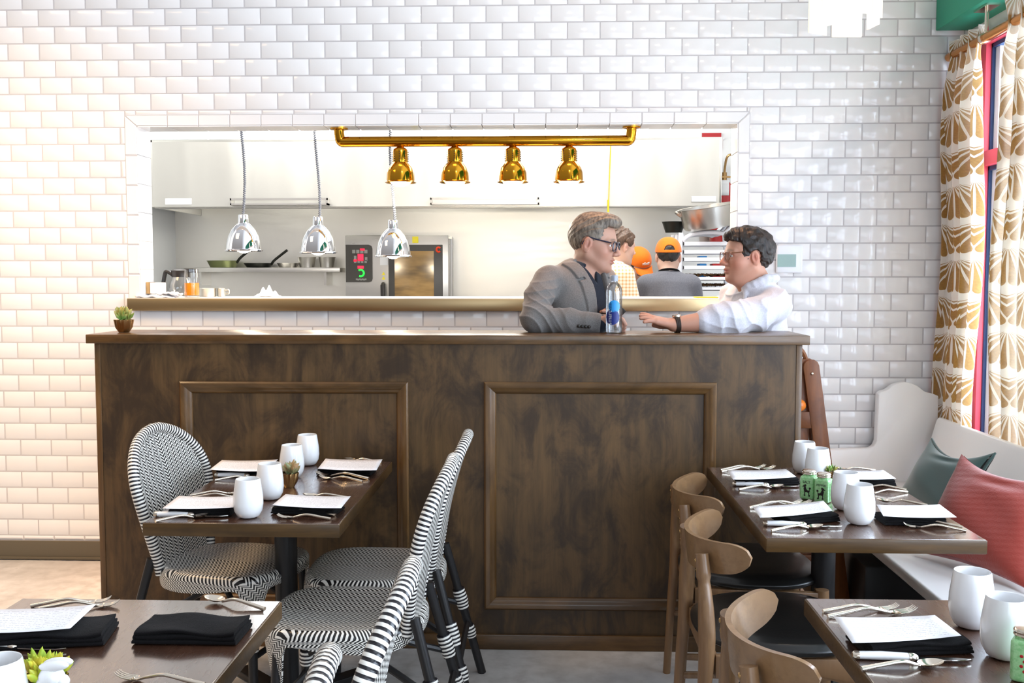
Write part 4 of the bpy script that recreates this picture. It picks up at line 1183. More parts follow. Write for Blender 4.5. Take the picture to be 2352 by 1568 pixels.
def setting(label, cs, noff=(0, 0), nsc=(1, 1, 1), nrot=0., z=.0285, menu=True, nlabel=None):
    """menu card from its four corners in the photo (back-left, back-right, front-right, front-left), on a folded napkin"""
    P = [atz(x, y, TZ + z) for x, y in cs]
    c = sum(P) / 4; d = (P[1] + P[2] - P[0] - P[3]); ang = math.atan2(d[1], d[0])
    nx = np.array([math.cos(ang), math.sin(ang)]); ny = np.array([-nx[1], nx[0]])
    q = c[:2] + nx * noff[0] + ny * noff[1]
    place('napkin', nlabel or 'black napkin under the menu, ' + label, (q[0], q[1], TZ + .0003), ang + nrot, nsc)
    if menu:
        k = MB(); bow = .003
        def fn(u, v):
            p = (P[3] * (1 - u) + P[2] * u) * (1 - v) + (P[0] * (1 - u) + P[1] * u) * v
            return (p[0], p[1], TZ + z + bow * (2 * u - 1) ** 2, u, v)
        k.grid(fn, 12, 4)
        tag(k.build('menu_card', 'menu_paper', org=(c[0], c[1], TZ + z), solid=.0008), 'white menu card, ' + label, 'menu card', 'menu cards')
LA = 'left table by the bar'; LB = 'right table by the bench'
# left table
cup('white tumbler nearest the camera on the left table', 568, 1190)
cup('white tumbler second from the front on the left table, beside the succulent', 618, 1148)
cup('white tumbler third from the front on the left table, behind the succulent', 669, 1097)
cup('white tumbler farthest back on the left table', 705, 1069)
setting('near left place, ' + LA, [(410.7, 1141), (553, 1141), (540, 1167), (372.5, 1170)], (-.0, -.012), (.9, .9, 1))
setting('near right place, ' + LA, [(656, 1137), (805.6, 1142), (783.7, 1169), (625.5, 1162)], (-.01, -.01), (.95, .9, 1))
setting('far left place, ' + LA, [(509.6, 1058.5), (638.7, 1057), (602, 1084), (482, 1080)], (.01, -.008), (.9, .85, 1))
setting('far right place, ' + LA, [(748, 1055), (878.6, 1056.5), (865, 1081.5), (730, 1078)], (-.012, -.01), (.95, .9, 1))
cut('knife', 'white handled knife, near left place, ' + LA, (354, 1183), (523, 1183))
cut('spoon', 'spoon in front of the knife, near left place, ' + LA, (358, 1196), (469, 1183))
cut('fork', 'fork behind the menu, rear of two, near left place, ' + LA, (437, 1137), (545, 1129))
cut('fork', 'fork behind the menu, front of two, near left place, ' + LA, (441, 1142), (553, 1136))
cut('knife', 'white handled knife, far left place, ' + LA, (494, 1093), (640, 1092))
cut('spoon', 'spoon in front of the knife, far left place, ' + LA, (494, 1102), (590, 1094))
cut('fork', 'fork with raised tines, rear of two, near right place, ' + LA, (770.5, 1183), (626, 1170))
cut('fork', 'fork lying nearest the table edge, near right place, ' + LA, (760, 1191), (643, 1184))
cut('spoon', 'spoon behind the menu, near right place, ' + LA, (797, 1142), (701, 1136))
cut('fork', 'fork with raised tines, rear of two, far right place, ' + LA, (847, 1099), (728, 1087))
cut('fork', 'fork in front of the other fork, far right place, ' + LA, (833, 1105), (735, 1094))
cut('spoon', 'spoon behind the menu, far right place, ' + LA, (877, 1061), (790, 1054))
q = atz(660, 1121, TZ)
succulent('potted_succulent', 'small succulent in a brass cup between the tumblers of the left table', (q[0], q[1] + .02, TZ), .034, .05, 'copper_brass', 'succulent_grey', 5, .036, 9)
# right table
cup('white tumbler farthest back on the right table', 1849, 1088)
cup('white tumbler behind the salt and pepper shakers', 1880, 1106)
cup('white tumbler beside the pepper shaker, right of it', 1944, 1172)
cup('white tumbler nearest the camera on the right table', 1976, 1205)
setting('far left place, ' + LB, [(1669.5, 1081), (1805.6, 1079), (1828.6, 1097), (1683.5, 1103)], (.02, -.01), (.95, .85, 1))
setting('far right place, ' + LB, [(1912, 1081), (2028.6, 1081), (2058, 1101), (1930, 1101)], (.0, -.012), (.9, .85, 1))
setting('near left place, ' + LB, [(1728, 1165.5), (1891, 1152), (1912, 1175), (1746, 1191)], (.035, -.015), (.82, .85, 1), z=.031)
setting('near right place, ' + LB, [(2013, 1161), (2158, 1160.5), (2197, 1190), (2029, 1187.5)], (-.015, -.014), (.85, .85, 1))
cut('knife', 'white handled knife, far left place, ' + LB, (1682, 1113), (1836, 1115))
cut('spoon', 'spoon in front of the knife, far left place, ' + LB, (1697.5, 1124), (1801, 1116))
cut('fork', 'fork behind the menu, rear of two, far left place, ' + LB, (1655, 1079), (1757, 1070))
cut('fork', 'fork behind the menu, front of two, far left place, ' + LB, (1657, 1083), (1779, 1074))
cut('knife', 'white handled knife, near left place, ' + LB, (1752, 1204), (1934.6, 1207))
cut('spoon', 'spoon in front of the knife, near left place, ' + LB, (1772, 1218), (1891, 1208))
cut('fork', 'fork behind the menu, rear of two, near left place, ' + LB, (1721, 1166), (1839, 1152))
cut('fork', 'fork behind the menu, front of two, near left place, ' + LB, (1735, 1163), (1862, 1153))
cut('fork', 'fork with raised tines, rear of two, near right place, ' + LB, (2210, 1210), (2067, 1194))
cut('fork', 'fork nearest the table edge, near right place, ' + LB, (2219, 1218), (2100, 1206))
cut('spoon', 'spoon behind the menu, near right place, ' + LB, (2130, 1160), (2029, 1149))
cut('fork', 'fork before the menu, rear one, far right place, ' + LB, (2082, 1124), (1985, 1115))
cut('fork', 'fork before the menu, front one, far right place, ' + LB, (2084, 1129), (2000, 1130))
cut('spoon', 'spoon behind the menu, far right place, ' + LB, (2010, 1079), (1923, 1076))
q = atz(1905, 1112, TZ)
succulent('potted_succulent', 'tiny green succulent hidden behind the pepper shaker', (q[0] + .012, q[1] + .02, TZ), .028, .045, 'copper_brass', 'succulent_green', 3, .02, 12, tall=.6)
# lower left table
CL = 'lower left table'
setting('left place, ' + CL, [(-30, 1403), (220, 1391.5), (162, 1446), (-60, 1457)], (.035, -.012), (1.12, 1.08, 1.25), z=.036)
k_cs = [(361.6, 1413), (570, 1415), (533, 1464), (309.5, 1461)]
setting('', k_cs, (0, 0), (.98, .98, 1.25), z=.02, menu=False, nlabel='bare folded black napkin without a menu on the lower left table')
cut('fork', 'fork behind the menu, rear of two, left place, ' + CL, (71, 1391), (226, 1377))
cut('fork', 'fork behind the menu, partly under the card, left place, ' + CL, (90, 1397), (242, 1385))
cut('spoon', 'spoon behind the bare napkin, ' + CL, (608, 1398), (471, 1372))
cut('fork', 'fork cut off by the bottom edge of the photo, ' + CL, (470, 1572), (268, 1548))
cut('knife', 'white handled knife reaching in from the left edge, ' + CL, (-90, 1484), (150, 1487))
q = atz(98, 1622, TZ)
succulent('potted_succulent', 'lime green succulent in a pale copper cup behind the white rabbit', (q[0] + .0, q[1] + .005, TZ), .038, .050, 'copper_brass', 'succulent_lime', 11, .032, 21, tall=.9)
cup('white tumbler cut by the left edge of the photo', -10, 1688)
q = atz(112, 1664, TZ)
rb = thing('rabbit_figurine', 'small white ceramic rabbit in front of the lime succulent', 'figurine', (q[0], q[1], TZ))
k = MB(); k.ell((0, 0, .024), (.022, .019, .026)); k.ell((.006, 0, .062), (.017, .014, .016)); k.ell((.019, 0, .058), (.010, .009, .009)); k.tube([(-.006, 0, .045), (.002, 0, .058)], .013, 10); k.build('body', 'glaze_white', rb, local=True)
k = MB()
for s in (1, -1): k.ell((.012, .006 * s, .080), (.020, .005, .007), roty(-.1))
k.build('ears', 'glaze_white', rb, local=True)
k = MB(); k.ell((-.022, 0, .012), (.008, .008, .008)); k.build('tail', 'glaze_white', rb, local=True); rb.scale = (1.25, 1.25, 1.25)
# lower right table
DL = 'lower right table'
setting('place, ' + DL, [(1915, 1420), (2147, 1416), (2208, 1463), (1957.6, 1480)], (.02, -.014), (.98, .95, 1.1), z=.031)
cut('fork', 'fork behind the menu, rear of two, ' + DL, (1890, 1403), (2062, 1392))
cut('fork', 'fork behind the menu, front of two, ' + DL, (1901, 1416), (2102, 1400))
cut('knife', 'white handled knife in front of the napkin, ' + DL, (1957.6, 1508), (2232, 1513))
cut('spoon', 'spoon in front of the knife, ' + DL, (1979, 1535), (2168, 1522))
cup('white tumbler behind the other one on the lower right table', 2236, 1444)
cup('white tumbler nearest the camera on the lower right table', 2314, 1515)

# ------------------------------------------------------------------ salt and pepper shakers
def text_mesh(body, size, parent, mat, M, name='lettering', depth=.0004):
    cu = bpy.data.curves.new('t', 'FONT'); cu.body = body; cu.size = size; cu.extrude = depth; cu.align_x = 'CENTER'; cu.resolution_u = 3
    o = bpy.data.objects.new('t', cu); COL.objects.link(o)
    me = bpy.data.meshes.new_from_object(o.evaluated_get(bpy.context.evaluated_depsgraph_get()))
    bpy.data.objects.remove(o); bpy.data.curves.remove(cu)
    for v in me.vertices: v.co = Vector(M(*v.co))
    me.materials.clear(); me.materials.append(MT[mat].m)
    r = bpy.data.objects.new(name, me); COL.objects.link(r); r.parent = parent
    return r
def shaker(name, label, word, px, py, flip, rz=-34):
    q = atz(px, py, TZ)
    t = thing(name, label, 'shaker', (q[0], q[1] + .03, TZ), math.radians(rz), 'green glass shakers')
    k = MB(); k.box(-.0235, .0235, -.0235, .0235, .0005, .078); bd = k.build('jar', 'mint_glass', t, bevel=.008, seg=4, local=True)
    k = MB(); k.lathe([(.0, .076), (.019, .076), (.0195, .088), (0, .088)], 28); k.build('neck', 'mint_glass', t, local=True)
    k = MB(); k.lathe([(.0215, .082), (.0225, .084), (.0215, .087), (.0225, .0895), (.0225, .0925), (.020, .0955), (.0, .098)], 32); k.build('cap', 'silver', t, local=True)
    k = MB()
    for j in range(6):
        y = -.013 + j * .0052; k.tube([(.0238, y, .010), (.0238, y, .064)], .0016, 6); k.tube([(-.0238, y, .010), (-.0238, y, .064)], .0016, 6)
    k.build('flutes', 'mint_glass', t, local=True)
    text_mesh(word, .0115 if word == 'SALT' else .0098, t, 'ink_black', lambda x, y, z: (x, -.0238 - z, .055 + y))
    k = MB(); s = -1 if flip else 1
    def el(cx_, cz, rx, rz_): k.ell((cx_ * s, -.0238, cz), (rx, .0006, rz_), nu=14, nv=8)
    el(.006, .046, .0042, .0042); el(.0105, .0445, .0032, .0015); el(.003, .048, .0028, .004); el(.0045, .037, .0045, .007); el(.002, .031, .006, .0055); el(-.006, .029, .005, .004)
    el(.0055, .023, .0016, .006); el(.0055, .016, .0028, .003); el(-.008, .022, .0018, .006); el(-.0095, .0155, .003, .003); el(-.0105, .034, .001, .004); el(-.0115, .0395, .0034, .0034)
    k.build('poodle_motif', 'ink_black', t, local=True)
    return t
shaker('salt_shaker', 'green glass salt shaker with black poodle, left of the pepper', 'SALT', 1863, 1150, True)
shaker('pepper_shaker', 'green glass pepper shaker with black poodle, right of the salt', 'PEPPER', 1897, 1158, False)
q = atz(2352, 1572, TZ)
cs_ = thing('glass_shaker', 'pale green shaker cut off by the right edge of the photo', 'shaker', (q[0] + .012, q[1] + .02, TZ), math.radians(-34), 'green glass shakers')
k = MB(); k.box(-.0235, .0235, -.0235, .0235, .0005, .078); k.build('jar', 'mint_glass', cs_, bevel=.008, seg=4, local=True)
k = MB(); k.lathe([(.0, .076), (.019, .076), (.0195, .088), (0, .088)], 28); k.build('neck', 'mint_glass', cs_, local=True)
k = MB(); k.lathe([(.0215, .082), (.0225, .084), (.0215, .087), (.0225, .0895), (.0225, .0925), (.020, .0955), (.0, .098)], 32); k.build('cap', 'silver', cs_, local=True)
k = MB()
for i in range(4): k.ell((-.004 + .005 * (i % 2), -.0238, .05 - i * .009), (.003, .0006, .003))
k.build('red_motif', 'sign_red', cs_, local=True)

# ------------------------------------------------------------------ water bottle on the bar
bp = aty(1410, 766, -1.06); bz = 1.2447
bt = thing('water_bottle', 'clear plastic water bottle with blue printed label between the two men', 'bottle', (bp[0], -1.06, bz))
h = aty(1410, 632, -1.06)[2] - bz; r = .0325
k = MB(); k.lathe([(0, .004), (.022, .001), (r * .95, .004), (r, .014), (r, h * .72), (r * .93, h * .78), (r * .72, h * .84), (r * .42, h * .88), (r * .40, h * .93), (r * .36, h * .93)], 40); k.build('bottle_body', 'bottle_plastic', bt, local=True)
k = MB(); k.lathe([(r * .40, h * .90), (r * .46, h * .90), (r * .46, h * .985), (r * .40, h), (0, h)], 28, flute=lambda a, i: .03 * math.cos(a * 20) if i in (1, 2) else 0); k.build('cap', 'grey_plastic', bt, local=True)
def onb(a0, z0, lift=.0006): return lambda x, y, z: ((r + lift + z) * math.sin(a0 + x / r), -(r + lift + z) * math.cos(a0 + x / r), z0 + y)
def blob(cz, R0, a0, mat, nm):
    k = MB(); f = onb(a0, cz)
    k.grid(lambda u, v: f(R0 * v * math.cos(2 * PI * u), R0 * v * math.sin(2 * PI * u), 0), 36, 8); return k.build(nm, mat, bt, local=True)
blob(h * .42 + .012, .024, -.05, 'sky_label', 'upper_label'); blob(h * .26 + .006, .030, -.30, 'navy_label', 'lower_label')
f1 = onb(-.48, h * .26 + .004, .0012); f2 = onb(-.48, h * .42 + .010, .0012)
text_mesh('smart', .026, bt, 'label_white', lambda x, y, z: f1(-y + .004, x * .92, 0))
text_mesh('water', .019, bt, 'navy_label', lambda x, y, z: f2(-y + .004, x * .85, 0))
# ------------------------------------------------------------------ people: smooth implicit bodies turned into one continuous mesh
def smin(a, b, k):
    if k <= 0: return np.minimum(a, b)
    h = np.maximum(k - np.abs(a - b), 0) / k
    return np.minimum(a, b) - h * h * k * .25
def ssub(a, b, k): return -smin(-a, b, k)
def smax(a, b, k): return -smin(-a, -b, k)
def s_cap(P, a, b, ra, rb):
    a = np.asarray(a, float); b = np.asarray(b, float); d = b - a
    t = np.clip(((P - a) @ d) / (d @ d + 1e-12), 0, 1)
    return np.linalg.norm(P - a - t[:, None] * d, axis=1) - (ra + (rb - ra) * t)
def s_ell(P, c, r, R=None):
    q = P - np.asarray(c, float)
    if R is not None: q = q @ R
    r = np.asarray(r, float)
    k0 = np.linalg.norm(q / r, axis=1); k1 = np.linalg.norm(q / (r * r), axis=1) + 1e-9
    return k0 * (k0 - 1) / k1
def s_chain(P, pts, rs, k=.0):
    d = None
    for i in range(len(pts) - 1):
        e = s_cap(P, pts[i], pts[i + 1], rs[i], rs[i + 1]); d = e if d is None else smin(d, e, k)
    return d
def s_poly(x, z, poly):
    """signed distance to a polygon in 2-D"""
    d = np.full(x.shape, 1e9); inside = np.zeros(x.shape, bool); n = len(poly)
    for i in range(n):
        ax, az = poly[i]; bx, bz = poly[(i + 1) % n]; ex, ez = bx - ax, bz - az
        t = np.clip(((x - ax) * ex + (z - az) * ez) / (ex * ex + ez * ez + 1e-12), 0, 1)
        d = np.minimum(d, (x - ax - t * ex) ** 2 + (z - az - t * ez) ** 2)
        c = ((az <= z) & (bz > z)) | ((bz <= z) & (az > z))
        with np.errstate(divide='ignore', invalid='ignore'):
            xi = ax + (z - az) / (bz - az if bz != az else 1e-9) * ex
        inside ^= c & (x < xi)
    d = np.sqrt(d); return np.where(inside, -d, d)
def wob(P, f, seed=0):
    rs = np.random.RandomState(seed); o = 0
    for i in range(4):
        a = rs.randn(3); a *= f * (1 + .6 * i) / np.linalg.norm(a); o = o + np.sin(P @ a + rs.rand() * 6.3) / (1 + .5 * i)
    return o / 2.2
def folds(P, dr, freq, seed, warp=3., wf=13):
    ph = (P @ np.array(dr)) * freq + warp * wob(P, wf, seed)
    return (1 - np.abs(np.sin(ph))) ** 1.6
def axis_(*seg):
    out = []
    for a, b, s in seg:
        n = max(1, int(round((b - a) / s))); out += list(a + (b - a) * np.arange(n) / n)
    out.append(seg[-1][1]); return np.array(out)
def polygonize(f, xs, ys, zs, B=6):
    n = [len(xs), len(ys), len(zs)]; ax = [xs, ys, zs]
    nb = [(k + B - 1) // B for k in n]
    cen = []; half = []
    for k in range(3):
        lo = ax[k][np.minimum(np.arange(nb[k]) * B, n[k] - 1)]; hi = ax[k][np.minimum((np.arange(nb[k]) + 1) * B, n[k] - 1)]
        cen.append((lo + hi) / 2); half.append((hi - lo) / 2)
    C = np.stack(np.meshgrid(*cen, indexing='ij'), -1).reshape(-1, 3)
    Hd = np.sqrt(half[0][:, None, None] ** 2 + half[1][None, :, None] ** 2 + half[2][None, None, :] ** 2).reshape(-1)
    d = f(C); act = np.abs(d) < Hd * 1.35 + .012
    full = lambda a: np.repeat(np.repeat(np.repeat(a.reshape(nb), B, 0), B, 1), B, 2)[:n[0], :n[1], :n[2]]
    val = full(np.where(d < 0, -.05, .05).astype(np.float32)).copy(); m = full(act)
    I = np.nonzero(m)
    P = np.stack([xs[I[0]], ys[I[1]], zs[I[2]]], 1)
    out = np.empty(len(P), np.float32)
    for s in range(0, len(P), 400000): out[s:s + 400000] = f(P[s:s + 400000])
    val[I] = out
    s = val < 0
    cnt = np.zeros([k - 1 for k in n], np.int8)
    sl = lambda o: tuple(slice(o[k], n[k] - 1 + o[k]) for k in range(3))
    corners = [(a, b, c) for a in (0, 1) for b in (0, 1) for c in (0, 1)]
    for o in corners: cnt += s[sl(o)]
    ci = np.nonzero((cnt > 0) & (cnt < 8)); N = len(ci[0])
    vid = np.full(cnt.shape, -1, np.int32); vid[ci] = np.arange(N)
    pos = np.zeros((N, 3)); w = np.zeros(N)
    for o in corners:
        for k in range(3):
            if o[k]: continue
            o2 = list(o); o2[k] = 1
            va = val[ci[0] + o[0], ci[1] + o[1], ci[2] + o[2]].astype(float); vb = val[ci[0] + o2[0], ci[1] + o2[1], ci[2] + o2[2]].astype(float)
            cr = (va < 0) != (vb < 0); t = np.where(cr, va / np.where(cr, va - vb, 1), 0)
            p = np.stack([ax[j][ci[j] + o[j]] for j in range(3)], 1)
            p[:, k] += t * (ax[k][ci[k] + 1] - ax[k][ci[k]])
            pos += p * cr[:, None]; w += cr
    pos /= w[:, None]
    F = []
    for k in range(3):
        a, b = [(1, 2), (2, 0), (0, 1)][k]
        lo = [slice(0, n[j]) for j in range(3)]; hi = list(lo); lo[k] = slice(0, n[k] - 1); hi[k] = slice(1, n[k])
        cr = s[tuple(lo)] != s[tuple(hi)]; E_ = np.array(np.nonzero(cr))
        ok = (E_[a] > 0) & (E_[b] > 0) & (E_[a] < n[a] - 1) & (E_[b] < n[b] - 1); E_ = E_[:, ok]
        q = []
        for da, db in ((-1, -1), (0, -1), (0, 0), (-1, 0)):
            e = E_.copy(); e[a] += da; e[b] += db; q.append(vid[e[0], e[1], e[2]])
        q = np.stack(q, 1); fl = ~s[E_[0], E_[1], E_[2]]
        q[fl] = q[fl][:, ::-1]; F.append(q)
    F = np.concatenate(F); F = F[(F >= 0).all(1)]
    return pos, F
def np_mesh(name, V, F, mat, parent=None, org=(0, 0, 0), col=None):
    if parent is not None: org = tuple(world_loc(parent))
    me = bpy.data.meshes.new(name)
    me.vertices.add(len(V)); me.vertices.foreach_set('co', (V - np.array(org)).astype(np.float32).ravel())
    me.loops.add(F.size); me.loops.foreach_set('vertex_index', F.astype(np.int32).ravel())
    me.polygons.add(len(F)); me.polygons.foreach_set('loop_start', np.arange(0, F.size, 4, dtype=np.int32))
    me.polygons.foreach_set('use_smooth', np.ones(len(F), bool))
    me.update(calc_edges=True); me.validate()
    me.materials.append(MT[mat].m)
    if col is not None:
        at_ = me.color_attributes.new('tone', 'FLOAT_COLOR', 'POINT'); at_.data.foreach_set('color', np.concatenate([col, np.ones((len(col), 1))], 1).astype(np.float32).ravel())
    o = bpy.data.objects.new(name, me); COL.objects.link(o)
    if parent is not None: o.parent = parent
    else: o.location = org
    return o
def sdf_obj(name, f, box, step, mat, parent=None, org=(0, 0, 0), col=None, zs=None):
    xs, ys = axis_((box[0], box[1], step)), axis_((box[2], box[3], step))
    zz = axis_(*zs) if zs else axis_((box[4], box[5], step))
    V, F = polygonize(f, xs, ys, zz)
    return np_mesh(name, V, F, mat, parent, org, None if col is None else col(V))

# materials for people
def attr_mat(name, rough, spec=.4):
    m = mk(name, 'd8a58c', rough, spec=spec)
    n = m.nt.nodes.new('ShaderNodeAttribute'); n.attribute_name = 'tone'
    m.nt.links.new(n.outputs['Color'], m.b.inputs['Base Color'])
    m.set('Subsurface Weight', .12); m.set('Subsurface Radius', (.012, .005, .003)); m.set('Subsurface Scale', .6)
    m.bump(m.noise(260, 3) + m.noise(70, 2) * .5, .12, .001)
    return m
attr_mat('skin', .48)
def hair_mat(name, c1, c2):
    m = mk(name, c1, .42, spec=.45)
    m.set('Base Color', m.mix(m.noise(90, 3, (1, 1, .35)).step(.35, .65), c1, c2)); m.bump(m.noise(220, 2, (1, 1, .3)), .5, .003)
hair_mat('hair_grey', '857a6d', '544a41'); hair_mat('hair_dark', '2c211c', '17110f'); hair_mat('hair_brown', '6a5140', '4a3729'); hair_mat('hair_black', '3a3836', '232120')
def cloth(name, c1, c2, scale, rough=.85, sheen=.2, b=.25):
    m = mk(name, c1, rough, sheen=sheen, spec=.3)
    n = m.noise(scale, 2); m.set('Base Color', m.mix(n.step(.3, .7), c1, c2)); m.bump(m.noise(scale * 1.3, 2) + m.noise(18, 3) * 1.2, b, .002)
cloth('grey_wool', '76726f', '5f5c5a', 420); cloth('navy_cotton', '1c2230', '12161f', 300); cloth('white_cotton', 'd0d0d8', 'c4c4cf', 200, .8, .2, .18)
cloth('grey_cotton', '6f7078', '62636b', 200); cloth('denim', '2c3648', '242d3d', 300)
cloth('cap_orange', 'f47c12', 'ee6f0a', 300, .7)
m = mk('plaid_shirt', 'efe4cc', .85, sheen=.2)
x_, y_, z_ = m.xyz()
a1 = ((x_ * 46).fract() - .5).abs().lt(.2); a2 = ((z_ * 46).fract() - .5).abs().lt(.2)
m.set('Base Color', m.mix((a1 + a2) * .42, 'f3ead6', 'd99a3c'))
mk('frame_navy', '161833', .25, coat=.5); mk('frame_tortoise', '6a3c1c', .25, coat=.4); mk('eye_white', 'f2eeea', .15); mk('iris_dark', '4a3a2c', .15)
mk('watch_strap', '2c2019', .5)

def head_sdf(L, fat=0.):
    y = L.copy(); y[:, 1] = np.abs(y[:, 1])            # symmetric halves
    d = s_ell(L, (-.012, 0, .030), (.098, .076, .087))
    d = smin(d, s_ell(L, (.020, 0, -.010), (.070, .066 + fat * .4, .086)), .03)
    d = smin(d, s_ell(L, (.030, 0, -.066), (.056, .052 + fat, .050 + fat * .5)), .03)
    d = smin(d, s_cap(y, (-.008, .054 + fat, -.052), (.055, .028, -.097), .017, .016), .03)
    d = smin(d, s_ell(L, (.070, 0, -.103), (.021, .024, .017)), .022)
    d = smin(d, s_ell(y, (.052, .040, -.030), (.026, .024 + fat * .5, .024)), .025)
    d = smin(d, s_cap(y, (.072, .046, .015), (.083, .010, .017), .010, .009), .014)
    d = ssub(d, s_ell(y, (.099, .032, -.003), (.018, .019, .013)), .014)
    d = smin(d, s_ell(y, (.0735, .032, .0085), (.0150, .0185, .0085)), .004)
    d = smin(d, s_ell(y, (.0725, .032, -.0115), (.0140, .017, .0065)), .004)
    d = smin(d, s_cap(L, (.085, 0, .010), (.108, 0, -.028), .0078, .0105), .012)
    d = smin(d, s_ell(L, (.1105, 0, -.034), (.0120, .0120, .0100)), .007)
    d = smin(d, s_ell(y, (.0985, .0125, -.0385), (.0115, .0078, .0080)), .006)
    d = smin(d, s_ell(L, (.089, 0, -.0610), (.0115, .0225, .0068)), .007)
    d = smin(d, s_ell(L, (.0875, 0, -.0735), (.0115, .0195, .0068)), .007)
    d = ssub(d, s_ell(L, (.103, 0, -.0672), (.014, .0245, .0013)), .0035)
    d = ssub(d, s_ell(y, (.104, .0065, -.0455), (.0055, .0035, .003)), .003)
    R = roty(.18)
    e = s_ell(y, (-.010, .0815, -.010), (.0185, .0095, .0335), R)
    e = ssub(e, s_ell(y, (-.003, .0915, -.005), (.0115, .0085, .0225), R), .003)
    e = smin(e, s_ell(y, (-.010, .084, -.006), (.0035, .005, .014), R), .003)
    e = smin(e, s_ell(y, (.001, .0775, -.012), (.0055, .006, .008)), .004)
    d = smin(d, e, .006)
    return d
def head_tone(L, base, redden=.5, beard=.2, beardc=(.45, .36, .32)):
    base = np.array(base); c = np.tile(base, (len(L), 1)); y = np.abs(L[:, 1])
    def g(cx, cy, cz, r): return np.exp(-(((L[:, 0] - cx) ** 2 + (y - cy) ** 2 + (L[:, 2] - cz) ** 2) / (r * r)))
    red = np.clip(g(.06, .045, -.03, .032) + g(.112, 0, -.034, .018) + g(-.012, .085, -.01, .03), 0, 1) * redden
    c = c * (1 - red[:, None]) + base * np.array([1.02, .62, .58]) * red[:, None]
    b = np.clip((-.045 - L[:, 2]) / .03, 0, 1) * np.clip((L[:, 0] + .01) / .04, 0, 1) * beard
    c = c * (1 - b[:, None]) + np.array(beardc) * base * 1.6 * b[:, None] * .8
    inn = g(-.003, .084, -.008, .011) * .55
    c = c * (1 - inn[:, None]) + base * np.array([.62, .36, .34]) * inn[:, None]
    lip = np.exp(-((L[:, 2] + .067) / .0085) ** 4) * np.exp(-(y / .023) ** 4) * (L[:, 0] > .078)
    c = c * (1 - .75 * lip[:, None]) + base * np.array([.82, .42, .42]) * .75 * lip[:, None]
    br = np.exp(-((L[:, 2] - .0235 + .14 * np.maximum(y - .03, 0)) / .0045) ** 2) * np.exp(-((y - .032) / .022) ** 4) * (L[:, 0] > .05)
    c = c * (1 - .75 * br[:, None]) + np.array([.12, .085, .06]) * .75 * br[:, None]
    return c
class Head:
    def __init__(s, ear_px, Y, yaw, pitch, roll, sc, side):
        """pose from the visible ear; yaw is the facing direction in plan (degrees, 0 = +X); side = +1 left ear, -1 right ear"""
        s.R = rotz(math.radians(yaw)) @ roty(math.radians(pitch)) @ rotx(math.radians(roll)); s.s = sc
        e = aty(ear_px[0], ear_px[1], Y); s.o = e - s.R @ (np.array([-.010, .08 * side, -.010]) * sc)
    def loc(s, P): return ((P - s.o) @ s.R) / s.s
    def w(s, x, y, z): return s.o + s.R @ (np.array([x, y, z], float) * s.s)
def eyes(h, par, iris='iris_dark'):
    k = MB(); k2 = MB()
    for sd_ in (1, -1):
        c = h.w(.0725, .032 * sd_, -.001); k.ell(c, (.0128 * h.s,) * 3, nu=18, nv=12)
        c2 = h.w(.0830, .0325 * sd_, -.0015); k2.ell(c2, (.0034 * h.s, .0058 * h.s, .0058 * h.s), h.R, nu=14, nv=8)
    e = k.build('eyes', 'eye_white', par); k2.build('irises', iris, e)
def glasses(h, par, mat, r, w_, hh, xf=.101, zc=-.004, thick=1.):
    k = MB(); kl = MB()
    for sd_ in (1, -1):
        cy = .034 * sd_; n = 40; ring = []
        for i in range(n):
            a = 2 * PI * i / n; c, s_ = math.cos(a), math.sin(a)
            yy = cy + w_ * math.copysign(abs(c) ** .55, c); zz = zc + hh * math.copysign(abs(s_) ** .6, s_) * (1 if s_ > 0 else 1.0)
            ring.append((xf - .10 * abs(yy) ** 1.6 * 2.2, yy, zz))
        k.tube([h.w(*p) for p in ring], r * h.s, 8, closed=True)
        kl.grid(lambda u, v, ring=ring, cy=cy: h.w(*((np.array(ring[int(u * 39.999) % 40]) - np.array((ring[0][0], cy, zc))) * v + np.array((ring[0][0], cy, zc)))), 40, 3)
    k.tube([h.w(*p) for p in cat_rom([(xf - .001, .034 - w_, zc + hh * .45), (xf + .004, 0, zc + hh * .62), (xf - .001, -.034 + w_, zc + hh * .45)], 5)], r * h.s * 1.1, 8)
    for sd_ in (1, -1):
        yo = (.034 + w_) * sd_
        k.tube([h.w(*p) for p in cat_rom([(xf - .012, yo, zc + hh * .72), (xf - .022, yo * 1.02, zc + hh * .74), (.03, .0735 * sd_, .016), (-.006, .0795 * sd_, .020), (-.022, .0815 * sd_, .004), (-.030, .081 * sd_, -.012)], 6)], r * h.s * 1.15, 8, sq=1.6 * thick)
    o = k.build('eyeglasses', mat, par); kl.build('lenses', 'lens_glass', o)
def hairf(h, poly, grow, topv, amp, seed, freq=210., wavy=0., flow=(-.4, .6)):
    def f(P):
        L = h.loc(P)
        d = s_ell(L, (-.014, 0, .032), (.098 + grow, .0765 + grow, .087 + grow))
        for c, r in topv: d = smin(d, s_ell(L, c, r), .025)
        ph = (flow[0] * L[:, 0] + flow[1] * L[:, 2]) * freq + L[:, 1] * freq * .75 + 2.2 * wob(L, 45, seed)
        d = d + amp * np.sin(ph) * .7 + amp * .6 * np.sin(ph * 2.3 + 1) * .6 + wavy * wob(L, 75, seed + 1)
        q = s_poly(L[:, 0], L[:, 2], poly) + .002 * np.sin(L[:, 2] * 300 + L[:, 1] * 200)
        inner = head_sdf(L) + .004                     # hollow against the scalp
        return smax(d, q, .006) * h.s
    return f
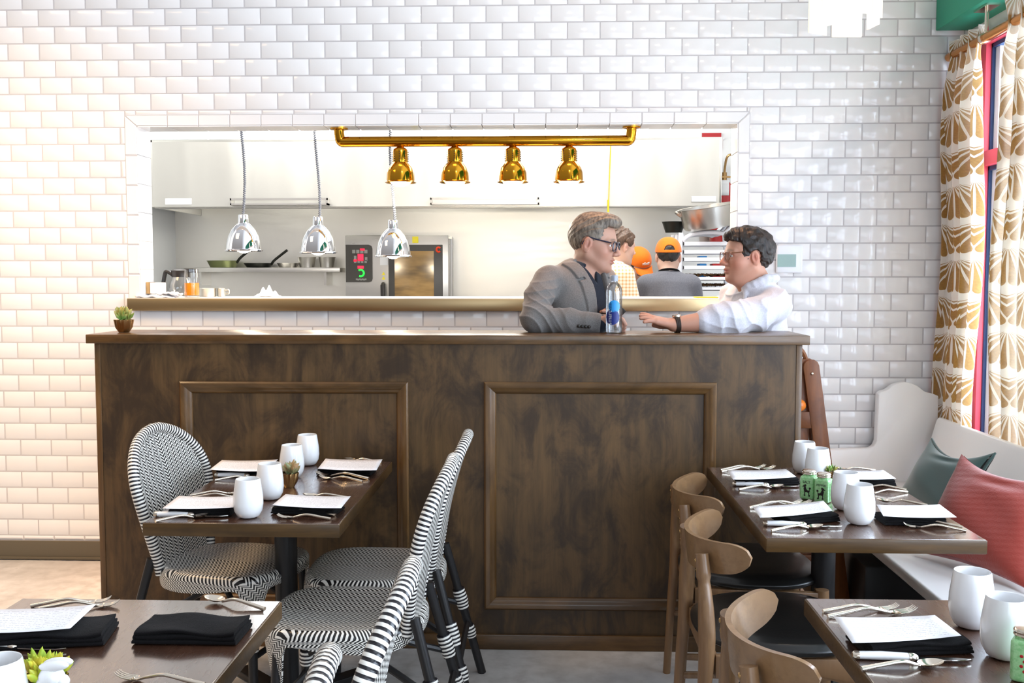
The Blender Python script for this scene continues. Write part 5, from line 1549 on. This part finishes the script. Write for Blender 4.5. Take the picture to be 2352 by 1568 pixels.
def hand(P, W, K, n, tips, rp=.0135, thumb=None, rf=.0088):
    """wrist W, knuckle centre K, unit vector n across the knuckles (towards the little finger), list of finger joint lists"""
    d = None
    for i, off in enumerate((-.032, -.011, .011, .030)):
        kn = K + n * off
        e = s_cap(P, W + n * off * .55, kn, .0165, rp); d = e if d is None else smin(d, e, .014)
        e = s_chain(P, [kn] + tips[i], [rf * 1.15, rf * 1.05, rf * .95, rf * .8][:len(tips[i]) + 1]); d = smin(d, e, .006)
    if thumb is not None: d = smin(d, s_chain(P, thumb, [.015, .012, .010, .0085][:len(thumb)]), .010)
    return d
def legs(P, hips, feet, r=(.085, .055, .042)):
    d = None
    for hp, ft in zip(hips, feet):
        hp = np.array(hp); ft = np.array(ft); kn = (hp + ft) / 2 + np.array([0, 0, .02])
        e = s_chain(P, [hp, kn, ft + np.array([0, 0, .08])], r, .02); d = e if d is None else smin(d, e, .02)
    return d
def shoes(feet, dirs, par, mat='black_leather'):
    for ft, dr in zip(feet, dirs):
        dv = np.array([math.cos(dr), math.sin(dr), 0]); ft = np.array(ft)
        R = rotz(dr); k = MB(); k.ell(ft + dv * .06 + np.array([0, 0, .04]), (.14, .048, .045), R); k.ell(ft + np.array([0, 0, .06]), (.06, .045, .055), R)
        vs = [(x, y, max(z, .002)) for x, y, z in k.v]; k.v = vs
        k.build('shoe', mat, par)

# ============================================================ man in the grey blazer
def man_grey():
    h = Head((1348, 561), -.735, -16, 8, 0, 1.02, -1)
    TH = math.radians(-45); F = np.array([math.cos(TH), math.sin(TH), 0]); Lf = np.array([-math.sin(TH), math.cos(TH), 0]); U = np.array([0, 0, 1.])
    neck = h.w(-.045, 0, -.155)
    Sr = aty(1258, 643, -.79); Sl = Sr + Lf * .36 + U * .0
    El = aty(1230, 733, -.965); Wr = aty(1372, 744, -.975); Wr[2] = 1.281; El[2] = 1.298
    hipc = np.array([.0, -.56, .95])
    chest = (Sr + Sl) / 2 + np.array([0, 0, -.15]) + F * .03
    ElL = np.array([.24, -.50, 1.29]); WrL = np.array([.245, -.725, 1.288])
    Kr = Wr + np.array([.062, -.004, .006]); nr = np.array([-.1, .75, -.65])
    def curl(k, d1, d2, d3): a = k + d1; b = a + d2; return [a, b, b + d3]
    tr = []
    for i, off in enumerate((-.032, -.011, .011, .030)):
        k = Kr + nr * off; tr.append(curl(k, np.array([.034, -.006, -.010]), np.array([.012, .004, -.020]), np.array([-.014, .006, -.010])))
    Kl = WrL + np.array([.0, -.078, .008]); nl = np.array([-.25, -.1, -.95])
    tl = []
    for i, off in enumerate((-.032, -.011, .011, .030)):
        k = Kl + nl * off; tl.append(curl(k, np.array([.012, -.036, .0]), np.array([-.014, -.020, .0]), np.array([-.018, -.002, .0])))
    hips = [(-.06, -.64, .93), (.07, -.48, .93)]; feet = [(-.10, -.62, 0), (.06, -.42, 0)]
    def torso(P, g):
        d = s_ell(P, chest, (.118 + g, .185 + g, .21 + g), np.stack([F, Lf, U], 1))
        d = smin(d, s_cap(P, Sr + Lf * .03, Sl - Lf * .03, .050 + g, .050 + g), .06)
        d = smin(d, s_cap(P, neck - U * .012, (Sr + Sl) / 2, .060 + g * .8, .080 + g), .06)
        d = smin(d, s_ell(P, hipc + np.array([.03, -.02, .10]), (.115 + g, .16 + g, .20 + g), np.stack([F, Lf, U], 1)), .09)
        return d
    def body(P):
        L = h.loc(P)
        d = head_sdf(L, .003) * h.s
        d = smin(d, s_cap(P, h.w(-.020, 0, -.065), neck, .055, .060), .03)
        d = smin(d, s_cap(P, h.w(.025, 0, -.075), h.w(-.005, 0, -.165), .028, .03), .04)
        t = torso(P, -.016)
        t = smin(t, s_chain(P, [Sr, El, Wr], [.05, .042, .027]), .02); t = smin(t, s_chain(P, [Sl, ElL, WrL], [.05, .042, .027]), .02)
        d = smin(d, t, .03)
        d = smin(d, hand(P, Wr, Kr, nr, tr, thumb=[Wr + np.array([.02, -.016, .008]), Wr + np.array([.052, -.030, .004]), Wr + np.array([.082, -.030, -.006])]), .012)
        d = smin(d, hand(P, WrL, Kl, nl, tl, thumb=[WrL + np.array([-.01, -.03, .016]), WrL + np.array([-.012, -.065, .030]), WrL + np.array([-.004, -.095, .032])]), .012)
        return smin(d, legs(P, hips, feet), .03)
    col = lambda V: head_tone(h.loc(V), (.51, .29, .21), .45, .32)
    base = (.05, -.6, 0)
    o = sdf_obj('person', body, (-.17, .50, -1.07, -.28, 0, 1.8), .003, 'skin', org=base, col=col, zs=[(-.02, 1.2, .02), (1.2, 1.80, .0029)])
    tag(o, 'man in a grey blazer and dark glasses leaning on the bar', 'person')
    eyes(h, o); glasses(h, o, 'frame_navy', .0030, .0265, .0195)
    poly = [(.040, .008), (.030, -.018), (.012, -.012), (.008, .016), (-.018, .028), (-.036, .006), (-.040, -.035), (-.058, -.066), (-.15, -.07), (-.15, .16), (.125, .16), (.118, .098), (.098, .075), (.080, .073), (.062, .074), (.048, .060), (.052, .035)]
    sdf_obj('hair', hairf(h, poly, .006, [((.012, 0, .088), (.088, .060, .040)), ((.052, 0, .100), (.052, .050, .026))], .0013, 5, 270.), (.0, .42, -.80, -.50, 1.5, 1.80), .0026, 'hair_grey', o)
    # shirt
    cR = np.stack([F, Lf, U], 1); c0 = (Sr + Sl) / 2 + F * .02
    def shirt(P):
        d = torso(P, -.002)
        d = smin(d, s_chain(P, [El + (Wr - El) * .7, Wr + (Wr - El) * .07], [.0375, .0365]), .0)
        # collar band round the neck, points at the front
        n0 = neck + U * .020
        ring = [n0 + (F * math.cos(a) * (.068 if math.cos(a) > 0 else .058) + Lf * math.sin(a) * .068) + U * (.030 - .058 * max(math.cos(a), 0) ** 1.5 + .004) for a in np.linspace(.30, 2 * PI - .30, 16)]
        d = smin(d, s_chain(P, ring, [.014] * 16, .01), .012)
        for sd_ in (1, -1):
            a = n0 + F * .066 + Lf * .024 * sd_ - U * .025; d = smin(d, s_cap(P, a, a + F * .022 + Lf * .028 * sd_ - U * .052, .0125, .006), .010)
        d = ssub(d, s_cap(P, h.w(-.02, 0, -.06), neck - U * .01, .060, .0625), .004)
        q = (P - c0) @ cR
        return ssub(d, smax(smax(q[:, 0] * -1 + .045, np.abs(q[:, 1]) - (q[:, 2] + .015) * .42, .006), -q[:, 2] - .015, .006), .004)
    shirt_o = sdf_obj('shirt', shirt, (-.17, .50, -1.07, -.30, .8, 1.62), .0032, 'navy_cotton', o, zs=[(.82, 1.2, .014), (1.2, 1.62, .003)])
    # blazer with lapels
    def blazer(P):
        d = torso(P, .010)
        arm = s_chain(P, [Sr, Sr * .5 + El * .5 + np.array([-.012, 0, .006]), El], [.058, .057, .054], .02)
        fore = s_chain(P, [El, El * .45 + Wr * .55, Wr - (Wr - El) * .02], [.054, .048, .0415], .02)
        armL = s_chain(P, [Sl, ElL, WrL - (WrL - ElL) * .05], [.054, .050, .042], .02)
        a_ = smin(arm, fore, .025)
        # cloth folds: across the bend of the elbow, the armpit and the sleeve
        a_ = a_ - .0085 * folds(P - El, (.62, .2, .75), 62, 3) * np.exp(-(np.linalg.norm(P - El, axis=1) / .12) ** 2)
        a_ = a_ - .0065 * folds(P - Sr, (-.35, .3, .85), 70, 8) * np.exp(-(np.linalg.norm(P - Sr * .5 - El * .5, axis=1) / .10) ** 2)
        a_ = a_ - .0045 * folds(P - Wr, (.9, .1, .4), 55, 9) * np.exp(-(np.linalg.norm(P - Wr * .6 - El * .4, axis=1) / .09) ** 2)
        q = (P - c0) @ cR; y = q[:, 1]; z = q[:, 2]
        d = smin(d, a_, .022); d = smin(d, armL, .022)
        d = d + .0025 * wob(P, 26, 11)
        w = .040 + .03 * np.clip((z + .02) / .12, 0, 1) + .012 * np.clip((-.12 - z) / .12, 0, 1)
        front = q[:, 0] > 0
        ay = np.abs(y)
        lap = np.clip((ay - w) / .004, 0, 1) * np.clip((w + .052 + .10 * np.clip(z + .12, -.2, .06) - ay) / .004, 0, 1) * np.clip((z + .26) / .02, 0, 1) * np.clip((.085 - z) / .01, 0, 1) * front
        notch = (np.abs(z - .015 + (ay - w) * .25) < .005) & (ay > w + .025)
        d = d - .0085 * lap * (1 - notch)
        # collar roll at the back of the neck
        n0 = neck - U * .010
        ring = [n0 + (F * math.cos(a) * .080 + Lf * math.sin(a) * .082) + U * (.026 - .050 * max(math.cos(a), 0)) for a in np.linspace(.95, 2 * PI - .95, 16)]
        d = smin(d, s_chain(P, ring, [.015] * 16, .01), .016)
        op = smax(smax(ay - w, -q[:, 0] + .015, .012), q[:, 2] - .3, .01)
        d = ssub(d, op, .004)
        d = ssub(d, s_cap(P, h.w(-.02, 0, -.06), neck - U * .02, .072, .076), .006)
        cut_ = (P - Wr) @ ((Wr - El) / np.linalg.norm(Wr - El))
        return d
    bz_ = sdf_obj('blazer', blazer, (-.19, .50, -1.09, -.26, .8, 1.62), .003, 'grey_wool', o, zs=[(.82, 1.2, .014), (1.2, 1.62, .003)])
    k = MB()
    for j in range(4):
        p = Wr + (El - Wr) * (.14 + .055 * j); k.ell(p + np.array([0, -.046 - .001 * j, -.014]), (.007, .0035, .007), nu=10, nv=6)
    k.build('cuff_buttons', 'black_plastic', bz_)
    k = MB(); p = c0 + F * .128 - U * .20; k.ell(p + Lf * -.004, (.004, .004, .004), nu=8, nv=6); k.build('button', 'label_white', shirt_o)
    tr_ = sdf_obj('trousers', lambda P: smin(legs(P, hips, feet, (.098, .075, .062)), s_ell(P, (0, -.56, .93), (.14, .18, .11), np.stack([F, Lf, U], 1)), .05), (-.3, .3, -.85, -.25, 0, 1.1), .014, 'denim', o)
    shoes(feet, [TH, TH], o)
    # phone in his left hand
    pc_ = Kl + np.array([.012, -.045, .0]); R = rotz(-.35) @ roty(.75)
    k = MB(); k.box(-.036, .036, -.0045, .0045, -.05, .06, R, pc_ + np.array([.008, -.008, .012])); tag(k.build('phone', 'black_plastic', org=tuple(pc_), bevel=.003), 'dark phone behind the water bottle, held by the man in grey', 'phone')
man_grey()

# ============================================================ man in the white shirt
def man_white():
    h = Head((1735, 592), -.785, 180 + 11, -1, 0, .965, 1)
    TH = math.radians(180 + 14); F = np.array([math.cos(TH), math.sin(TH), 0]); Lf = np.array([-math.sin(TH), math.cos(TH), 0]); U = np.array([0, 0, 1.])
    neck = h.w(-.060, 0, -.135)
    Sl = aty(1782, 698, -.80); Sr = Sl - Lf * .40 + U * .02
    El = aty(1683, 738, -.955); El[2] = 1.296; Wr = aty(1548, 743, -.985); Wr[2] = 1.277
    chest = (Sl + Sr) / 2 + np.array([-.02, 0, -.13]); hipc = np.array([.92, -.58, .98])
    K = aty(1506, 735, -.985); n = np.array([.05, -.98, -.15])
    tipp = [(1473, 721), (1471, 725), (1472, 731), (1480, 739)]
    tips = []
    for i, off in enumerate((-.032, -.011, .011, .030)):
        kn = K + n * off; t = aty(tipp[i][0], tipp[i][1], (K + n * off * 1.5)[1]); d = t - kn; up = np.array([0, 0, .004])
        tips.append([kn + d * .45 + up, kn + d * .75 + up * .8, t])
    ElR = np.array([.86, -.36, 1.16]); WrR = np.array([.66, -.45, 1.12])
    KR = WrR + np.array([-.08, -.02, 0]); nR = np.array([0, .9, .3]); tR = [[KR + nR * o_ + np.array([-.04, 0, -.01]), KR + nR * o_ + np.array([-.06, 0, -.03]), KR + nR * o_ + np.array([-.055, 0, -.05])] for o_ in (-.032, -.011, .011, .030)]
    hips = [(.89, -.65, .95), (.88, -.45, .95)]; feet = [(.88, -.65, 0), (.86, -.43, 0)]
    cR = np.stack([F, Lf, U], 1)
    def torso(P, g):
        d = s_ell(P, chest, (.128 + g, .195 + g, .20 + g), cR)
        d = smin(d, s_cap(P, Sl - Lf * .03, Sr + Lf * .03, .054 + g, .054 + g), .06)
        d = smin(d, s_cap(P, neck - U * .02, (Sl + Sr) / 2 - F * .015, .064 + g * .6, .095 + g), .06)
        return smin(d, s_ell(P, hipc + U * .12, (.135 + g, .17 + g, .20 + g), cR), .09)
    def body(P):
        L = h.loc(P)
        d = head_sdf(L, .009) * h.s
        d = smin(d, s_cap(P, h.w(-.022, 0, -.065), neck, .057, .063), .03)
        d = smin(d, s_cap(P, h.w(.03, 0, -.080), h.w(-.005, 0, -.145), .026, .030), .04)
        t = torso(P, -.016)
        t = smin(t, s_chain(P, [Sl, El, El * .62 + Wr * .38, Wr], [.05, .046, .047, .0285]), .02); t = smin(t, s_chain(P, [Sr, ElR, WrR], [.05, .045, .028]), .02)
        d = smin(d, t, .03)
        d = smin(d, hand(P, Wr, K, n, tips, thumb=[Wr + np.array([-.02, .022, -.004]), Wr + np.array([-.05, .042, -.008]), Wr + np.array([-.075, .048, -.004])]), .014)
        d = smin(d, hand(P, WrR, KR, nR, tR), .014)
        return smin(d, legs(P, hips, feet), .03)
    def col(V):
        return head_tone(h.loc(V), (.54, .28, .195), .6, .18)
    o = sdf_obj('person', body, (.34, 1.2, -1.09, -.28, 0, 1.75), .003, 'skin', org=(.97, -.57, 0), col=col, zs=[(-.02, 1.2, .02), (1.2, 1.72, .0029)])
    tag(o, 'man in a white shirt and brown glasses gesturing across the bar', 'person')
    eyes(h, o); glasses(h, o, 'frame_tortoise', .0019, .0255, .0180, zc=-.003)
    poly = [(.048, .012), (.040, -.020), (.024, -.026), (.010, -.004), (.006, .020), (-.018, .028), (-.038, .008), (-.044, -.04), (-.060, -.083), (-.15, -.10), (-.15, .17), (.125, .17), (.112, .080), (.090, .070), (.072, .062), (.050, .058), (.042, .035)]
    sdf_obj('hair', hairf(h, poly, .011, [((.018, 0, .080), (.088, .064, .044)), ((-.07, 0, .02), (.052, .066, .075))], .0034, 15, 150., .0045, (-.55, .55)), (.66, 1.0, -.86, -.58, 1.42, 1.72), .0027, 'hair_dark', o)
    cuff = El * .54 + Wr * .46
    def shirt(P):
        d = torso(P, .008)
        ax_ = (Wr - El) / np.linalg.norm(Wr - El)
        arm = s_chain(P, [Sl, Sl * .5 + El * .5 + np.array([.01, 0, -.012]), El], [.062, .064, .062], .03)
        fore = s_chain(P, [El, El + (cuff - El) * .6, cuff], [.061, .057, .0505], .02)
        roll = s_chain(P, [cuff - ax_ * .030, cuff - ax_ * .004], [.0565, .0545]); roll = smin(roll, s_chain(P, [cuff - ax_ * .040, cuff - ax_ * .034], [.060, .060]), .006)
        a_ = smin(smin(arm, fore, .03), roll, .010)
        b_ = np.linalg.norm(P - (El * .75 + Sl * .25), axis=1)
        a_ = a_ - .012 * folds(P - El, (.75, -.1, .6), 48, 4) * np.exp(-(b_ / .14) ** 2)
        a_ = a_ - .006 * folds(P - El, (.3, -.2, .9), 70, 14) * np.exp(-(np.linalg.norm(P - (El * .6 + cuff * .4), axis=1) / .09) ** 2)
        armR = s_chain(P, [Sr, ElR, WrR], [.072, .062, .045], .02)
        d = smin(d, a_, .03); d = smin(d, armR, .03)
        d = d - .007 * folds(P - Sl, (.55, .3, -.75), 38, 9) + .003 * wob(P, 24, 9)
        n0 = neck + U * .010
        ring = [n0 + (F * math.cos(a) * .074 + Lf * math.sin(a) * .072) + U * (.026 - .040 * max(math.cos(a), 0)) for a in np.linspace(.25, 2 * PI - .25, 18)]
        d = smin(d, s_chain(P, ring, [.015] * 18, .012), .014)
        for sd_ in (1, -1):
            a = n0 + F * .068 + Lf * .026 * sd_ - U * .018; d = smin(d, s_cap(P, a, a + F * .018 + Lf * .030 * sd_ - U * .045, .012, .007), .010)
        d = ssub(d, s_cap(P, h.w(-.022, 0, -.06), neck - U * .01, .0625, .066), .005)
        cut_ = (P - cuff) @ ax_; near = np.linalg.norm(P - cuff, axis=1) < .12
        return d
    sdf_obj('shirt', shirt, (.56, 1.22, -1.11, -.24, .8, 1.58), .003, 'white_cotton', o, zs=[(.85, 1.2, .014), (1.2, 1.58, .003)])
    sdf_obj('trousers', lambda P: smin(legs(P, hips, feet, (.10, .078, .065)), s_ell(P, (.89, -.56, .95), (.145, .185, .11), cR), .05), (.75, 1.25, -.85, -.25, 0, 1.1), .014, 'denim', o)
    shoes(feet, [TH, TH], o)
    # watch on the left wrist
    ax_ = (Wr - El) / np.linalg.norm(Wr - El); p = Wr - ax_ * .012
    k = MB(); s1 = np.cross(ax_, [0, 0, 1.]); s1 /= np.linalg.norm(s1); s2 = np.cross(s1, ax_)
    for d_ in (-.006, 0, .006): k.tube([p + ax_ * d_ + (s1 * math.cos(a) * .0325 + s2 * math.sin(a) * .0315) for a in np.linspace(0, 2 * PI, 33)[:-1]], .0045, 8, closed=True)
    wt_ = k.build('wristwatch', 'watch_strap', o)
    R = np.stack([s1, ax_, s2], 1)
    k = MB(); k.lathe([(0, -.004), (.017, -.004), (.018, 0), (.0165, .005), (0, .0055)], 24, p + s2 * .0345 - s1 * .004, R); k.build('watch_case', 'silver', wt_)
man_white()

# ============================================================ three cooks in the kitchen
def cook(label, h, Y, TH, sh_w, hairmat, shirtmat, skin, poly, capkind=None, arm=(.20, -.06), sleeve=.45, lean=0., hairgrow=.006, wavy=0.):
    F = np.array([math.cos(TH), math.sin(TH), 0]); Lf = np.array([-math.sin(TH), math.cos(TH), 0]); U = np.array([0, 0, 1.])
    neck = h.w(-.04, 0, -.15) - F * lean * .3
    S = [neck - U * .045 + Lf * sh_w * s_ - F * (.01 + lean) for s_ in (1, -1)]
    E_ = [S[i] + Lf * (.05 if i == 0 else -.05) - U * .26 + F * .06 for i in (0, 1)]
    W_ = [E_[i] + F * arm[0] + Lf * (-.06 if i == 0 else .06) + U * arm[1] for i in (0, 1)]
    chest = (S[0] + S[1]) / 2 - U * .15; hipc = chest - U * .30 - F * lean * .5; hipc[2] = max(hipc[2], .9)
    cR = np.stack([F, Lf, U], 1)
    hips = [hipc + Lf * .09 - U * .03, hipc - Lf * .09 - U * .03]; feet = [np.array([q[0], q[1], 0.]) for q in hips]
    def torso(P, g):
        d = s_ell(P, chest, (.115 + g, .17 + g, .21 + g), cR)
        d = smin(d, s_cap(P, S[0] - Lf * .03, S[1] + Lf * .03, .058 + g, .058 + g), .06)
        d = smin(d, s_cap(P, neck, (S[0] + S[1]) / 2, .058 + g, .085 + g), .07)
        return smin(d, s_cap(P, chest, hipc, .12 + g, .125 + g), .08)
    def body(P):
        d = head_sdf(h.loc(P), .002) * h.s
        d = smin(d, s_cap(P, h.w(-.02, 0, -.065), neck, .053, .057), .03)
        d = smin(d, torso(P, -.014), .03)
        for i in (0, 1):
            d = smin(d, s_chain(P, [S[i], E_[i], W_[i]], [.045, .038, .025]), .02)
            K = W_[i] + F * .07 - U * .01; n = Lf * (-1 if i else 1)
            d = smin(d, hand(P, W_[i], K, n, [[K + n * o_ + F * .035 - U * .01, K + n * o_ + F * .05 - U * .03, K + n * o_ + F * .045 - U * .045] for o_ in (-.032, -.011, .011, .03)], thumb=[W_[i] + F * .02 - n * .02, W_[i] + F * .05 - n * .04, W_[i] + F * .075 - n * .042]), .014)
        return smin(d, legs(P, hips, feet), .03)
    bx = (h.o[0] - .36, h.o[0] + .36, h.o[1] - .42, h.o[1] + .42)
    o = sdf_obj('person', body, bx + (0, 1.9), .006, 'skin', org=(hipc[0], hipc[1], 0), col=lambda V: head_tone(h.loc(V), skin, .4, .05), zs=[(-.02, 1.25, .02), (1.25, h.o[2] + .16, .005)])
    tag(o, label, 'person')
    def shirt(P):
        d = torso(P, .008)
        for i in (0, 1): d = smin(d, s_chain(P, [S[i], S[i] + (E_[i] - S[i]) * sleeve * 2], [.064, .056 if sleeve < .5 else .05]), .03)
        d = d + .003 * wob(P, 26, 3)
        return ssub(d, s_cap(P, h.w(-.02, 0, -.07), neck - U * .0, .060, .066), .006)
    sdf_obj('shirt', shirt, bx + (.9, 1.7), .006, shirtmat, o, zs=[(.85, 1.2, .02), (1.2, neck[2] + .08, .006)])
    sdf_obj('trousers', lambda P: smin(legs(P, hips, feet, (.098, .075, .062)), s_ell(P, hipc, (.14, .17, .12), cR), .05), bx + (0, 1.2), .02, 'denim', o)
    shoes(feet, [TH, TH], o)
    sdf_obj('hair', hairf(h, poly, hairgrow, [((.0, 0, .06), (.08, .06, .04))], .003, 7, 150, wavy), bx + (h.o[2] - .13, h.o[2] + .17), .0045, hairmat, o)
    if capkind:
        k = MB(); n1, n2 = 144, 48; skip = set()
        def dome(u, v):
            a = 2 * PI * u; r = math.cos(v * PI / 2) ** .8; z = .028 + .105 * math.sin(v * PI / 2) * (1 - .0 * r)
            zz = z - .012 * (1 - v) * math.cos(a) * -1
            return h.w(-.012 + .112 * r * math.cos(a), .0905 * r * math.sin(a), zz)
        vs = [dome(i / n1, j / n2) for j in range(n2 + 1) for i in range(n1 + 1)]; fs = []
        for j in range(n2):
            for i in range(n1):
                a = (i + .5) / n1; da = abs(a - .5) * 2 * PI
                if da < .42 and .10 < (j + .5) / n2 < .12 + .20 * math.sqrt(max(0, 1 - (da / .42) ** 2)): continue
                q = j * (n1 + 1) + i; fs.append((q, q + 1, q + n1 + 2, q + n1 + 1))
        k.add(vs, fs)
        cp = k.build('cap', 'cap_orange', o, sharp=180, solid=.003)
        k = MB()
        k.grid(lambda u, v: h.w(.055 + (.10 * math.cos((2 * u - 1) * 1.25)) * v + .035 * math.cos((2 * u - 1) * 1.3), .078 * math.sin((2 * u - 1) * 1.3) * (1 - .12 * v), .030 - .020 * v - .25 * (.078 * math.sin((2 * u - 1) * 1.3)) ** 2 * 8 * v), 24, 8)
        k.build('visor', 'cap_orange', cp, solid=.004)
        if capkind == 'logo':
            k = MB()
            for j in range(5):
                a = -.26 + .13 * j; r = .985
                for z_, hh_ in ((.062 + .004 * (j % 2), .012 + .004 * (j % 3 == 1)),):
                    p = h.w(-.012 + .109 * r * math.cos(a), .0875 * r * math.sin(a), z_); R = h.R @ rotz(a)
                    k.box(-.002, .002, -.0055, .0055, -hh_, hh_, R, p)
            k.build('lettering', 'label_white', cp)
    return o
pol_c = [(.05, .01), (.03, -.02), (.008, -.008), (.006, .018), (-.02, .026), (-.038, .0), (-.045, -.05), (-.06, -.07), (-.15, -.08), (-.15, .17), (.13, .17), (.11, .08), (.085, .066), (.06, .06)]
pol_cap = [(.05, .01), (.03, -.02), (.008, -.008), (.006, .018), (-.02, .026), (-.038, .0), (-.045, -.035), (-.06, -.05), (-.15, -.055), (-.15, .062), (.04, .062)]
hA = Head((1437, 568), 1.42, 28, 6, 0, .98, -1)
cook('cook with curly brown hair in a yellow plaid shirt behind the bottle', hA, 1.5, math.radians(25), .16, 'hair_brown', 'plaid_shirt', (.68, .44, .34), pol_c, None, arm=(.06, -.20), sleeve=.5, hairgrow=.014, wavy=.006)
hB = Head((1486, 606), 2.05, -62, 34, 8, .94, 1)
oB = cook('cook bending down with glasses under an orange cap, face hidden by visor', hB, 2.05, math.radians(-60), .15, 'hair_black', 'grey_cotton', (.68, .44, .34), pol_cap, 'logo', lean=.12)
glasses(hB, oB, 'frame_navy', .002, .026, .018)
hC = Head((1508, 592), 1.76, 88, 4, 0, .98, 1)
oC = cook('cook seen from behind in an orange cap and dark grey T-shirt', hC, 1.76, math.radians(88), .155, 'hair_black', 'grey_cotton', (.70, .46, .36), pol_cap, 'plain', arm=(.08, -.16))
k = MB(); n0 = hC.w(-.04, 0, -.115); k.tube([n0 + hC.R @ np.array([.068 * math.cos(a), .070 * math.sin(a), .02 * math.cos(a) * -1]) for a in np.linspace(0, 2 * PI, 33)[:-1]], .006, 8, closed=True, sq=1.4); k.build('apron_strap', 'black_cloth', oC)
